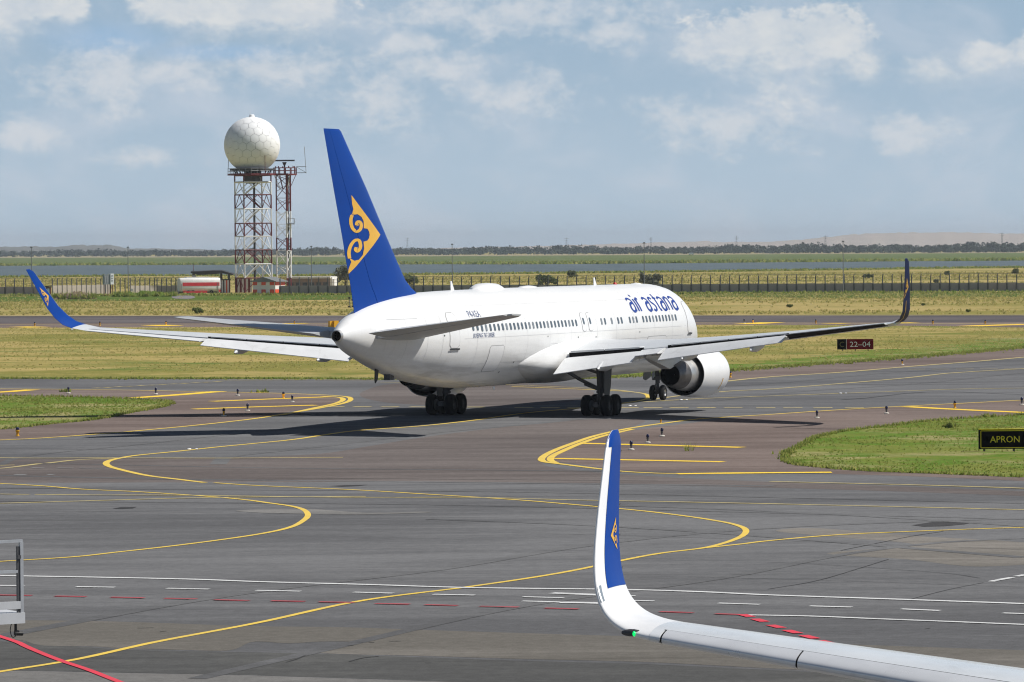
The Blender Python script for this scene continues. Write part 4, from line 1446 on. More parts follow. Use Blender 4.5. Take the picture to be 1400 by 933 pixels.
    for y0, y1 in ((3.0, 5.1), (5.15, 7.3), (9.4, 11.3), (11.35, 13.2), (13.25, 15.1), (15.15, 17.0)):
        r_ = []
        for y in (y0, y1):
            le, te, tk = wing_line(y)
            c = te[0] - le[0]
            slope = (te[2] - le[2]) / c
            sl = [(f_, hgt) for f_, hgt in ((.655, .050), (.77, .0505), (.77, .041), (.655, .030))]
            r_.append([(le[0] + c * f_, y, le[2] + slope * c * f_ + hgt * c * tk / .115) for f_, hgt in sl])
        MB().loft(mirror(r_, s)).build('spoiler', M['wing'], parent, 40)
    # slat line and slats along the leading edge
    for y0, y1 in ((3.4, 6.9), (9.0, 13.6), (13.7, 18.3), (18.4, 23.0)):
        r_ = []
        for y in (y0, y1):
            le, te, tk = wing_line(y)
            c = te[0] - le[0]
            prof = [(x, h) for x, h in airfoil(16, 1.0) if x < .13]
            sec = section(le, te, tk * 1.03, CANT, prof)
            d = (Vector(te) - Vector(le)).normalized()
            r_.append([p - d * .012 * c for p in sec])
        MB().loft(mirror(r_, s), True, True, True).build('slat', M['wing'], parent, 40)
    # flap track fairings
    for y, ln, big in ((5.6, 3.4, .36), (10.8, 3.2, .34), (15.2, 2.7, .30)):
        le, te, tk = wing_line(y)
        c = te[0] - le[0]
        a1 = te[0] + .35
        prof = [(0, .02), (ln * .15, big * .55), (ln * .4, big), (ln * .65, big * .95), (ln * .88, big * .5), (ln, .03)]
        mb = MB()
        q0 = B(a1 - ln, y * s, te[2] + .06)
        q1 = B(a1, y * s, te[2] - .48)
        mb.lathe(q0, q1 - q0, [(d_ * (q1 - q0).length / ln, r_) for d_, r_ in prof], 14)
        mb.build('flap_track_fairing', M['flap'], parent, 50)
    # tip light
    MB().lathe(B(8.05, s * 24.0, 5.10), (0, -1, 0), [(0, .05), (.10, .05), (.16, .01)], 10).build('tip_light', M['lens_white'], parent, 50)
    return wl


wl_right = make_wing(1, airliner)
wl_left = make_wing(-1, airliner)

# ---- tail surfaces
full = airfoil(16, 1.0)


def tail_loft(secs, cut0, cut1, name, mat, axis):
    rings_ = []
    for le, te, tk in secs:
        le, te = Vector(le), Vector(te)
        ch = te - le
        d = ch.normalized()
        up = Vector(axis)
        up = (up - d * up.dot(d)).normalized()
        pts_ = []
        for x, h in full:
            hh = 5 * (.2969 * math.sqrt(max(0, x)) - .126 * x - .3516 * x * x + .2843 * x**3 - .1015 * x**4)
            pts_.append((x, hh if h > 0 else -hh))
        sel = [(min(max(x, cut0), cut1), (5 * (.2969 * math.sqrt(min(max(x, cut0), cut1)) - .126 * min(max(x, cut0), cut1) - .3516 * min(max(x, cut0), cut1) ** 2 + .2843 * min(max(x, cut0), cut1) ** 3
                                                  - .1015 * min(max(x, cut0), cut1) ** 4)) * (1 if i <= len(full) // 2 else -1)) for i, (x, h) in enumerate(full)]
        rings_.append([B(*(le + ch * x + up * (h * tk * ch.length))) for x, h in sel])
    return MB().loft(rings_).build(name, mat, airliner, 35)


FIN = [((14.0, 0, 6.3), (23.55, 0, 5.9), .085), ((15.5, 0, 7.03), (23.85, 0, 6.95), .088), ((16.3, 0, 7.35), (23.97, 0, 7.3), .09), ((17.0, 0, 7.72), (24.1, 0, 7.7), .095), ((18.0, 0, 8.63), (24.48, 0, 8.6), .10), ((19.4, 0, 9.98), (25.0, 0, 9.98), .10),
       ((21.88, 0, 12.42), (26.0, 0, 12.42), .10), ((25.0, 0, 15.30), (27.12, 0, 15.30), .095), ((25.25, 0, 15.42), (27.15, 0, 15.42), .06)]
fin = tail_loft(FIN, 0.0, .70, 'fin', M['blue'], (0, 1, 0))
RUD = [(Vector(l), Vector(t), k_) for l, t, k_ in FIN]
rudder = tail_loft([((f_[0]), (f_[1]), f_[2] * .97) for f_ in FIN[0:9]], .705, 1.0, 'rudder', M['blue'], (0, 1, 0))
for s in (1, -1):
    ST = [((17.4, s * .5, 4.80), (25.25, s * .5, 4.98), .095), ((18.3, s * 1.7, 4.91), (25.3, s * 1.7, 5.08), .085), ((23.55, s * 9.0, 5.90), (25.85, s * 9.0, 5.98), .08), ((24.1, s * 9.31, 5.96), (25.9, s * 9.31, 6.0), .05)]
    tail_loft(ST, 0.0, .72, 'tailplane', M['tail_grey'], (0, 0, 1))
    E_ = [(a_, b_, t_ * .95) for a_, b_, t_ in ((lerp3(ST[0][0], ST[2][0], .12), lerp3(ST[0][1], ST[2][1], .12), .1), ST[2])]
    tail_loft(E_, .725, 1.0, 'elevator', M['tail_grey'], (0, 0, 1))

# ---- emblem: a gold triangle with a pair of scrolls, outline in its own units (0..110 wide, 0..318 high, y down)
EMB_BODY = [(2, 0), (30, 42), (56, 80), (110, 158), (82, 200), (56, 238), (26, 284), (0, 318), (3, 292), (10, 266), (3, 250), (20, 262), (34, 258), (46, 240), (50, 212), (47, 186), (60, 182), (66, 172), (68, 158), (66, 146),
            (60, 134), (47, 132), (46, 104), (38, 86), (24, 76), (10, 78), (3, 84), (10, 56), (5, 34)]
EMB_SCROLLS = [([(6, 80), (3, 98), (5, 118), (12, 136), (24, 145), (34, 138), (38, 122), (34, 108), (26, 106), (22, 114), (25, 122)], 11), ([(4, 252), (1, 232), (3, 212), (9, 194), (20, 180), (31, 180), (37, 196), (36, 214), (28, 224), (22, 218), (24, 208)], 11)]


def emblem(name, parent, target, to_body, axis, off, flip=False):
    """Gold emblem laid on the surface of a part: to_body maps emblem units to local points, dropped on the part along axis."""
    bm = bmesh.new()
    bm.from_mesh(target.data)
    tree = BVHTree.FromBMesh(bm)
    bm.free()
    ax = Vector(axis)
    mb = MB()

    def drop(x, y, e):
        p = to_body(x, y)
        h = tree.ray_cast(p - ax * 3.0, ax)
        if h[0] is None:
            h = tree.find_nearest(p)
            return h[0] - ax * e
        return h[0] - ax * e

    def tri(pts, e):
        q = [Vector((*p, 0)) for p in pts]
        for t_ in tessellate_polygon([q]):
            def rec(a, b, c, lv):
                if lv == 0:
                    mb.add([drop(v.x, v.y, e) for v in (a, b, c)], [(0, 1, 2)])
                else:
                    ab, bc, ca_ = (a + b) / 2, (b + c) / 2, (c + a) / 2
                    for tt in ((a, ab, ca_), (ab, b, bc), (ca_, bc, c), (ab, bc, ca_)):
                        rec(*tt, lv - 1)
            rec(q[t_[0]], q[t_[1]], q[t_[2]], 2)

    tri(EMB_BODY, off)
    for i, (pts, w) in enumerate(EMB_SCROLLS):
        L, R = stroke_outline(pts, w, 4)
        n = len(L)
        e = off + .002 + .001 * i
        mb.add([drop(p.x, p.y, e) for p in L] + [drop(p.x, p.y, e) for p in R], [(j, j + 1, n + j + 1, n + j) for j in range(n - 1)])
    return mb.build(name, M['gold'], parent, None)


def fin_map(x, y):
    # corners measured on the fin: (0,0) high aft, (110,158) forward, (0,318) low aft
    p0, p1, p2 = Vector((24.22, 12.1)), Vector((20.72, 10.09)), Vector((24.4, 8.05))
    v = y / 318
    base = p0.lerp(p2, v)
    d = (p1 - p0.lerp(p2, 158 / 318)) * (x / 110)
    q = base + d
    return B(q.x, 0, q.y)


me_all = fin
# join fin and rudder surfaces only for finding where the emblem lies
bm_ = bmesh.new()
bm_.from_mesh(fin.data)
bm_.from_mesh(rudder.data)
_tmp = bpy.data.meshes.new('tmp')
bm_.to_mesh(_tmp)
bm_.free()


class _T:
    data = _tmp


emblem('emblem', airliner, _T, fin_map, (-1, 0, 0), .012)
emblem('emblem', airliner, _T, fin_map, (1, 0, 0), .012)


def winglet_map(s, xa, za, xb, zb, xc, zc_):
    def f(x, y):
        p0, p1, p2 = Vector((xa, za)), Vector((xb, zb)), Vector((xc, zc_))
        q = p0.lerp(p2, y / 318) + (p1 - p0.lerp(p2, 158 / 318)) * (x / 110)
        return B(q.x, s * 25.2, q.y)
    return f


for s, wl in ((-1, wl_left),):
    emblem('emblem', wl, wl, winglet_map(s, 9.85, 7.50, 9.06, 7.02, 9.35, 6.42), (s, 0, 0), .01)

emblem('emblem', wl_right, wl_right, winglet_map(1, 9.85, 7.50, 9.16, 7.02, 9.45, 6.42), (-1, 0, 0), .022)

# ---- engines
def engine(s):
    y, z = s * 7.92, 2.14
    e = link('engine', None, airliner)
    e.location = (0, 0, 0)
    ax = (0, -1, 0)
    o = B(-9.05, y, z)
    mb = MB()
    mb.lathe(o, ax, [(.35, 1.14), (.12, 1.17), (0, 1.22), (.05, 1.28), (.2, 1.33), (.6, 1.38), (1.3, 1.405), (2.2, 1.40), (3.2, 1.36), (4.1, 1.285), (4.45, 1.245), (4.46, 1.23), (4.4, 1.215), (3.8, 1.2), (2.6, 1.2)], 48)
    mb.build('engine_cowl', M['white'], e, 40)
    mb = MB()
    mb.lathe(o, ax, [(4.38, 1.212), (3.8, 1.195), (2.6, 1.19), (2.55, .6)], 48)
    mb.build('fan_duct', M['soot'], e, 40)
    mb = MB()
    mb.lathe(o, ax, [(2.7, .98), (3.6, 1.00), (4.4, .965), (4.9, .90), (5.45, .815)], 40)
    mb.build('core_cowl', M['metal'], e, 40)
    mb = MB()
    mb.lathe(o, ax, [(5.42, .83), (5.9, .76), (6.4, .68), (6.8, .60), (6.78, .57), (6.2, .6)], 40)
    mb.build('exhaust_nozzle', M['hot_metal'], e, 40)
    mb = MB()
    mb.lathe(o, ax, [(6.74, .565), (6.0, .57), (5.98, .02)], 32)
    mb.build('exhaust_duct', M['soot'], e, 40)
    mb = MB()
    mb.lathe(o, ax, [(.3, 1.13), (.9, 1.1), (1.0, .32), (.55, .02)], 40)
    mb.build('fan', M['hot_metal'], e, 40)
    skin = MB()
    for k_ in range(7):
        t0, t1 = -.72 + .07 * k_, -.72 + .07 * (k_ + 1) - .008
        skin.add([B(-7.6 + d_, y + s * 1.412 * math.cos(t_), z + 1.412 * math.sin(t_)) for d_, t_ in ((0, t0), (.12, t0), (.12, t1), (0, t1))], [(0, 1, 2, 3)])
    skin.build('cowl_mark', M['gold'], e)
    # pylon: from the nacelle's top back under the wing to a point
    prof = [(-8.2, 3.50), (-7.0, 3.85), (-5.0, 3.95), (-2.4, 3.72), (1.6, 3.42), (1.9, 3.22), (.6, 2.95), (-1.6, 2.50), (-3.4, 2.80), (-5.6, 3.1)]
    hw = [.08, .2, .24, .24, .10, .06, .22, .25, .25, .22]
    mb = MB()
    n = len(prof)
    mb.add([B(p[0], y + w, p[1]) for p, w in zip(prof, hw)] + [B(p[0], y - w, p[1]) for p, w in zip(prof, hw)], [(i, (i + 1) % n, n + (i + 1) % n, n + i) for i in range(n)])
    for t_ in tessellate_polygon([[Vector((p[0], p[1], 0)) for p in prof]]):
        mb.add([B(prof[i][0], y + hw[i], prof[i][1]) for i in t_], [(0, 1, 2)])
        mb.add([B(prof[i][0], y - hw[i], prof[i][1]) for i in t_], [(2, 1, 0)])
    mb.build('pylon', M['flap'], e, 30)
    return e


engine(1)
engine(-1)


# ---- landing gear
def tyre_mesh(r, w, rim_r, rim_mat):
    mb = MB()
    h = w / 2
    mb.lathe((-h, 0, 0), (1, 0, 0), [(.02, rim_r), (0, rim_r + .03), (0.01, r * .72), (.035, r * .90), (.09, r * .975), (w * .32, r), (w * .345, r * .985), (w * .37, r), (w * .63, r), (w * .655, r * .985), (w * .68, r), (w - .09, r * .975), (w - .035, r * .90), (w - .01, r * .72), (w, rim_r + .03), (w - .02, rim_r)], 36)
    t = mb.mesh('tyre', M['tyre'], 40)
    mb = MB()
    mb.lathe((-h, 0, 0), (1, 0, 0), [(.05, .02), (.05, rim_r * .35), (.08, rim_r * .5), (.07, rim_r * .85), (.015, rim_r), (w - .015, rim_r), (w - .07, rim_r * .85), (w - .08, rim_r * .5), (w - .05, rim_r * .35), (w - .05, .02)], 24)
    return t, mb.mesh('rim', M[rim_mat], 40)


MAIN_T, MAIN_R = tyre_mesh(.585, .46, .27, 'dark_rim')
NOSE_T, NOSE_R = tyre_mesh(.47, .32, .20, 'rim')


def wheel(parent, p, tm, rm):
    w = link('wheel', tm, parent, p)
    link('rim', rm, w)
    return w


def strut(mb, pts, r, n=10):
    for a, b in zip(pts[:-1], pts[1:]):
        mb.cyl(a, b, r, r, n)


def main_gear(s):
    g = link('main_gear', None, airliner)
    y = s * 4.65
    dz = -BANK * y                                   # keeps the wheels on the level ground
    for a in (-.71, .71):
        for dy_ in (-.57, .57):
            wheel(g, B(a, y + dy_, .585 + dz), MAIN_T, MAIN_R)
    mb = MB()
    mb.box(B(0, y, .62 + dz), (.26, 1.75, .26))
    for a in (-.71, .71):
        mb.cyl(B(a, y - .75, .585 + dz), B(a, y + .75, .585 + dz), .10, .10, 12)
        for dy_ in (-.3, .3):
            mb.cyl(B(a, y + dy_ - .05, .585 + dz), B(a, y + dy_ + .05, .585 + dz), .30, .30, 16)
    mb.build('bogie', M['gear'], g, 40)
    mb = MB()
    mb.cyl(B(0, y, .65 + dz), B(-.02, y - s * .02, 1.25), .115, .115, 16)
    mb.cyl(B(-.02, y - s * .02, 1.2), B(-.1, y - s * .10, 3.2), .19, .22, 16)
    mb.cyl(B(-.02, y - s * .02, 1.22), B(-.02, y - s * .02, 1.34), .25, .25, 16)
    mb.build('gear_strut', M['gear'], g, 40)
    mb = MB()
    strut(mb, [B(-.03, y - s * .05, 1.42), B(.05, y - s * 1.25, 2.0), B(.1, y - s * 2.5, 2.75)], .10)
    strut(mb, [B(.02, y - s * .05, 1.36), B(.25, y - s * .9, 1.72)], .06)
    strut(mb, [B(-.05, y, 1.5), B(-1.9, y - s * .3, 3.1)], .09)
    strut(mb, [B(-.05, y - s * .05, 2.3), B(.3, y - s * 1.9, 2.95)], .08)
    strut(mb, [B(.35, y - s * .1, .72 + dz), B(.28, y - s * .08, 1.15), B(.0, y - s * .02, 1.45)], .05)
    mb.build('side_brace', M['gear'], g, 40)
    mb = MB()
    d0 = [(-.72, 3.35), (.55, 3.2), (.62, 2.55), (.42, 2.2), (.42, 1.25), (.30, 1.05), (-.30, 1.05), (-.55, 1.6), (-.72, 2.5)]
    mb.prism([B(a, y + s * .34, z) for a, z in d0], (s * .05, 0, 0))
    mb.build('gear_door', M['gear_light'], g)
    mb = MB()
    strut(mb, [B(.24, y + s * .1, .9), B(.26, y + s * .05, 1.5), B(.18, y, 2.6)], .022, 6)
    strut(mb, [B(-.24, y + s * .1, .9), B(-.26, y + s * .05, 1.5), B(-.2, y, 2.6)], .022, 6)
    mb.build('brake_hose', M['black'], g)
    return g


main_gear(1)
main_gear(-1)
ng = link('nose_gear', None, airliner)
for dy_ in (-.31, .31):
    wheel(ng, B(-22.76, dy_, .47), NOSE_T, NOSE_R)
mb = MB()
mb.cyl(B(-22.76, -.42, .47), B(-22.76, .42, .47), .08, .08, 12)
mb.cyl(B(-22.76, 0, .45), B(-22.70, 0, 1.1), .09, .09, 14)
mb.cyl(B(-22.70, 0, 1.05), B(-22.6, 0, 2.2), .14, .15, 14)
mb.cyl(B(-22.7, 0, 1.1), B(-24.0, 0, 2.2), .07, .07, 10)
mb.box(B(-22.5, 0, 1.35), (.5, .25, .22))
strut(mb, [B(-22.4, 0, .62), B(-22.25, 0, .9), B(-22.55, 0, 1.15)], .045, 8)
mb.build('nose_strut', M['gear'], ng, 40)
for s in (1, -1):
    mb = MB()
    mb.prism([B(-23.5, s * .62, 1.98), B(-22.0, s * .62, 1.92), B(-22.1, s * .70, 1.32), B(-22.6, s * .72, 1.22), B(-23.4, s * .70, 1.4)], (s * .03, 0, 0))
    mb.build('nose_gear_door', M['gear_light'], ng)
MB().box(B(-20.9, .35, 1.62), (.03, .55, .38), Euler((.5, 0, 0)).to_matrix()).build('nose_gear_door', M['gear_light'], ng)

# ---- small fittings on the body
mb = MB()
rings_ = []
for a, hy, hz in ((3.2, .02, .02), (3.6, .36, .17), (4.3, .55, .31), (5.2, .60, .35), (6.2, .58, .33), (6.9, .40, .20), (7.35, .04, .02)):
    rings_.append([B(a, hy * math.cos(t), 7.10 + max(0, hz * math.sin(t)) - (.12 if math.sin(t) < -.01 else 0)) for t in np.linspace(0, 2 * PI, 20, endpoint=False)])
mb.loft(rings_)
mb.build('dome_antenna', M['white'], airliner, 60)
mb = MB()
rings_ = []
for a, hy, hz in ((-2.1, .02, .02), (-1.8, .25, .09), (-1, .33, .13), (-.1, .28, .10), (.25, .03, .02)):
    rings_.append([B(a, hy * math.cos(t), 7.11 + max(0, hz * math.sin(t)) - (.1 if math.sin(t) < -.01 else 0)) for t in np.linspace(0, 2 * PI, 16, endpoint=False)])
mb.loft(rings_)
mb.build('dome_antenna', M['white'], airliner, 60)
for a, h_ in ((10.3, .50), (-11.9, .48)):
    mb = MB()
    mb.prism([B(a - .28, -.02, 7.05), B(a + .22, -.02, 7.05), B(a + .28, -.02, 7.10 + h_), B(a + .12, -.02, 7.10 + h_)], (.04, 0, 0))
    mb.build('blade_antenna', M['white'], airliner)
MB().lathe(B(-15.3, 0, 7.1), (0, 0, 1), [(0, .13), (.1, .12), (.17, .02)], 12).build('beacon', M['red_lens'], airliner, 50)
MB().lathe(B(-19.0, 0, 7.1), (0, 0, 1), [(0, .35), (.06, .3), (.1, .02)], 14).build('dome_antenna', M['white'], airliner, 50)
MB().prism([B(21.0, -.03, 3.22), B(20.6, -.03, 3.10), B(20.75, -.03, 2.62), B(21.0, -.03, 2.45), B(21.05, -.03, 2.62)], (.06, 0, 0)).build('drain_mast', M['black'], airliner)
MB().box(B(19.2, 0, 2.72), (.35, .55, .34)).build('tail_skid', M['sill'], airliner)
MB().prism([B(7.2, 1.0, 1.82), B(6.9, 1.0, 1.82), B(7.0, 1.0, 1.62), B(7.12, 1.0, 1.62)], (.05, 0, 0)).build('drain_mast', M['white'], airliner)
bpy.data.meshes.remove(_tmp)
# ------------------------------------------------------------------ radar tower and mast
def unit_bar(mat, n=6):
    mb = MB()
    mb.cyl((0, 0, -.5), (0, 0, .5), 1.0, 1.0, n)
    return mb.mesh('bar', mat, 50)


BARS = {k_: unit_bar(M[k_]) for k_ in ('steel_white', 'steel_red', 'steel_dark', 'galv')}


def bar(name, parent, p0, p1, r, mat):
    p0, p1 = Vector(p0), Vector(p1)
    d = p1 - p0
    m = Matrix.Translation((p0 + p1) / 2) @ d.to_track_quat('Z', 'Y').to_matrix().to_4x4() @ Matrix.Diagonal((r, r, d.length, 1))
    return link(name, BARS[mat], parent, None, m)


T_POS = at(347, 400.2)
tower = thing('radar_tower', 'red and white lattice tower carrying a big white ball radome', 'radar tower', T_POS)
S6 = 3.05
th0 = math.radians(22)


def corner(i, z, r=S6):
    a = th0 + PI / 4 + i * PI / 2
    return Vector((r * math.sqrt(2) * math.cos(a), r * math.sqrt(2) * math.sin(a), z))


LEV = [0.0, 3.1, 6.1, 9.1, 12.0, 14.8, 17.9, 20.9, 23.6, 25.0]
CLR = ['steel_red', 'steel_white', 'steel_red', 'steel_white', 'steel_red', 'steel_white', 'steel_red', 'steel_white', 'steel_red']
for j in range(9):
    z0, z1, c = LEV[j], LEV[j + 1], CLR[j]
    for i in range(4):
        bar('leg', tower, corner(i, z0), corner(i, z1), .15, c)
        a0, a1, b0, b1 = corner(i, z0), corner(i + 1, z0), corner(i, z1), corner(i + 1, z1)
        bar('cross_beam', tower, b0, b1, .13 if j != 7 else .20, 'steel_white' if j in (7,) else CLR[j])
        if j < 8:
            mid_t = (b0 + b1) / 2
            bar('brace', tower, a0, mid_t, .085, c)
            bar('brace', tower, a1, mid_t, .085, c)
    # stair flight inside the tower
    if 0 < j < 8:
        s = 1 if j % 2 == 0 else -1
        mb = MB()
        p0, p1 = Vector((s * 1.7, -.6, z0)), Vector((-s * 1.7, -.6, z1))
        for e in (-.45, .45):
            mb.cyl(p0 + Vector((0, e, .1)), p1 + Vector((0, e, .1)), .13, .13, 6)
            mb.cyl(p0 + Vector((0, e, 1.0)), p1 + Vector((0, e, 1.0)), .03, .03, 5)
        for t in np.linspace(.05, .95, 11):
            p = p0.lerp(p1, t)
            mb.box(p + Vector((0, 0, .1)), (.3, .9, .05))
        for t in (.0, .33, .66, 1):
            p = p0.lerp(p1, t)
            mb.cyl(p + Vector((0, -.45, .1)), p + Vector((0, -.45, 1.0)), .03, .03, 5)
        mb.build('stair_flight', M[c], tower)
bar('centre_shaft', tower, (.25, .2, 0), (.25, .2, 24.5), .24, 'steel_dark')
mb = MB()
mb.cyl((0, 0, 23.9), (0, 0, 26.0), 1.85, 1.85, 20)
mb.cyl((0, 0, 23.3), (0, 0, 23.9), 1.5, 1.85, 20)
mb.build('pedestal', M['steel_dark'], tower, 40)
# decks
mb = MB()
mb.cyl((0, 0, 25.05), (0, 0, 25.42), 5.4, 5.4, 8)
mb.box((5.0, 0, 25.24), (5.2, 2.4, .33))
mb.build('deck', M['steel_red'], tower)
MB().cyl((0, 0, 26.1), (0, 0, 26.45), 4.9, 4.9, 24).build('radome_base', M['steel_dark'], tower, 40)
for i in range(10):
    a = i * 2 * PI / 10 + .2
    bar('base_support', tower, (3.6 * math.cos(a), 3.6 * math.sin(a), 25.4), (4.0 * math.cos(a), 4.0 * math.sin(a), 26.2), .14, 'steel_dark')
for i in range(8):
    a0_, a1_ = i * PI / 4, (i + 1) * PI / 4
    r_ = 5.3
    q0, q1 = Vector((r_ * math.cos(a0_), r_ * math.sin(a0_), 25.4)), Vector((r_ * math.cos(a1_), r_ * math.sin(a1_), 25.4))
    if i in (7, 0):
        continue
    mb = MB()
    for hgt in (.55, 1.1):
        mb.cyl(q0 + Vector((0, 0, hgt)), q1 + Vector((0, 0, hgt)), .045, .045, 6)
    for t in (0, .33, .66):
        p = q0.lerp(q1, t)
        mb.cyl(p, p + Vector((0, 0, 1.1)), .045, .045, 6)
    mb.build('railing', M['galv'], tower)
# radome of hexagonal panels
RC, RR = Vector((-.1, 0, 31.55)), 6.0
bmi = bmesh.new()
bmesh.ops.create_icosphere(bmi, subdivisions=3, radius=1.0)
bmi.transform(Matrix.Rotation(.35, 4, 'X') @ Matrix.Rotation(.5, 4, 'Z'))
bmi.verts.ensure_lookup_table()
dome = MB()
sph = [(RR * .988 * math.sin(t), RR * .988 * math.cos(t)) for t in np.linspace(-PI / 2 + .55, PI / 2 - .02, 22)]
dome.lathe(RC, (0, 0, 1), sph, 48)
radome = dome.build('radome', M['radome_seam'], tower, 60)
for v in bmi.verts:
    n = v.co.normalized()
    if n.z * RR + RC.z < 26.0:
        continue
    cen = [f.calc_center_median().normalized() for f in v.link_faces]
    ex_ = n.orthogonal().normalized()
    ey = n.cross(ex_)
    cen.sort(key=lambda p: math.atan2(p.dot(ey), p.dot(ex_)))
    mid_ = sum(cen, Vector()) / len(cen)
    pts_o, pts_i = [], []
    for i, p in enumerate(cen):
        q = mid_ + (p - mid_) * .958
        q2 = (q + mid_ + (cen[(i + 1) % len(cen)] - mid_) * .958) / 2
        for w in (q, q2):
            pts_o.append(RC + w.normalized() * RR)
            pts_i.append(RC + w.normalized() * (RR - .12))
    mb = MB()
    m_ = len(pts_o)
    mb.add(pts_o + pts_i + [RC + mid_.normalized() * RR], [(i, (i + 1) % m_, 2 * m_) for i in range(m_)] + [(i, (i + 1) % m_, m_ + (i + 1) % m_, m_ + i) for i in range(m_)])
    pn = mb.build('panel', M['radome'], radome, 180)
    pn.data.normals_split_custom_set_from_vertices([(v_.co - RC).normalized() for v_ in pn.data.vertices])
bmi.free()
mb = MB()
mb.lathe(RC + Vector((0, 0, RR - .12)), (0, 0, 1), [(0, .62), (.45, .55), (.6, .42), (.62, .02)], 16)
mb.cyl(RC + Vector((-.35, 0, RR + .3)), RC + Vector((-.35, 0, RR + 1.5)), .035, .02, 5)
mb.build('radome_cap', M['radome'], tower, 50)
bar('lightning_rod', tower, (-5.3, 0, 25.4), (-5.15, 0, 28.6), .07, 'galv')
bar('lightning_rod', tower, (2.9, -4.6, 25.4), (2.9, -4.6, 31.0), .06, 'steel_red')

# lattice mast beside it
K_POS = at(388.5, 399.6)
mast = thing('lattice_mast', 'slim lattice mast with railed top platform beside the ball radome tower', 'mast', K_POS)
mw = [(-1.5, -.2), (.75, -.9), (1.45, .9)]
ML = [0.0, 3.0, 5.9, 8.9, 11.7, 14.6, 17.4, 20.2, 23.0, 25.2]
MC = ['steel_red', 'steel_white', 'steel_white', 'steel_red', 'steel_white', 'steel_white', 'steel_red', 'steel_red', 'steel_red']
for j in range(9):
    z0, z1, c = ML[j], ML[j + 1], MC[j]
    for i in range(3):
        (x0, y0), (x1, y1) = mw[i], mw[(i + 1) % 3]
        bar('leg', mast, (x0, y0, z0), (x0, y0, z1), .14 if i == 0 else .19, c)
        if (j + i) % 2:
            bar('brace', mast, (x0, y0, z0), (x1, y1, z1), .07, c)
        else:
            bar('brace', mast, (x1, y1, z0), (x0, y0, z1), .07, c)
        zm = (z0 + z1) / 2
        bar('brace', mast, (x0, y0, zm) if j % 2 else (x1, y1, zm), (x1, y1, z1) if j % 2 else (x0, y0, z1), .05, c)
        if j % 2 == 0:
            bar('cross_beam', mast, (x0, y0, z1), (x1, y1, z1), .06, c)
bar('ladder_shaft', mast, (1.0, 0, 0), (1.0, 0, 25.2), .17, 'steel_dark')
MB().cyl((.4, 0, 25.1), (.4, 0, 25.4), 2.55, 2.55, 12).build('platform', M['steel_red'], mast)
for i in range(12):
    a = i * PI / 6
    p, q = Vector((.4 + 2.45 * math.cos(a), 2.45 * math.sin(a), 25.4)), Vector((.4 + 2.45 * math.cos(a + PI / 6), 2.45 * math.sin(a + PI / 6), 25.4))
    bar('rail_post', mast, p, p + Vector((0, 0, 1.35)), .10, 'steel_red')
    for hgt in (.7, 1.3):
        bar('rail', mast, p + Vector((0, 0, hgt)), q + Vector((0, 0, hgt)), .06, 'steel_red')
    if i % 2 == 0:
        bar('platform_strut', mast, (.4 + .9 * math.cos(a), .9 * math.sin(a), 22.0), p, .07, 'steel_white' if i % 4 else 'steel_red')
bar('antenna_stem', mast, (.3, 0, 25.4), (.3, 0, 27.9), .18, 'steel_dark')
mb = MB()
mb.box((0, 0, 28.25), (5.0, .5, .32))
mb.cyl((.3, 0, 27.3), (.3, 0, 27.9), .25, .5, 10)
mb.build('radar_antenna', M['steel_dark'], mast)
for z in (25.6, 26.9):
    bar('boom', mast, (2.8, 0, z), (5.0, 0, z), .07, 'galv')
bar('boom', mast, (2.8, 0, 26.9), (5.0, 0, 25.6), .05, 'galv')
bar('whip_antenna', mast, (4.95, 0, 25.5), (4.6, 0, 31.2), .06, 'galv')
for x_, y_ in ((-1.6, .5), (-.9, -1.6), (-.2, 1.9), (1.3, -1.8), (2.2, -.9), (2.4, 1.1)):
    bar('warning_light', mast, (x_, y_, 26.7), (x_, y_, 27.05), .12, 'steel_red')
mb = MB()
for z in (14.7, 15.8):
    for q0, q1 in (((.8, -1.1), (2.3, -1.1)), ((2.3, -1.1), (2.3, .9))):
        mb.cyl((*q0, z), (*q1, z), .05, .05, 5)
for q in ((.8, -1.1), (2.3, -1.1), (2.3, .9)):
    mb.cyl((*q, 14.6), (*q, 15.9), .05, .05, 5)
mb.box((1.6, -.2, 14.6), (1.8, 2.0, .1))
mb.build('rest_platform', M['galv'], mast)

# ------------------------------------------------------------------ perimeter fence
fence = thing('perimeter_fence', 'long perimeter fence of dark posts above a low grey concrete wall', 'fence', (0, 876, 0))


def fence_at(px):
    return at(px, np.interp(px, [q[0] for q in FENCE], [q[1] for q in FENCE]) - .6) - Vector((0, 876, 0))


mb = MB()
mb.box((0, 0, 1.55), (.20, .14, 3.1))
mb.cyl((0, 0, 3.05), (.12, -.28, 3.45), .06, .04, 5)
mb.cyl((0, 0, 3.05), (.12, .28, 3.45), .06, .04, 5)
POST = mb.mesh('post', M['post'])
mb = MB()
mb.box((0, -.10, .75), (.30, .26, 1.5))
POST_FOOT = mb.mesh('post_foot', M['post'])
PANEL = MB().box((.5, 0, .5), (1, .12, 1)).mesh('wall_panel', M['concrete'])
PANEL_PALE = MB().box((.5, 0, .5), (1, .12, 1)).mesh('wall_panel', M['pale_panel'])


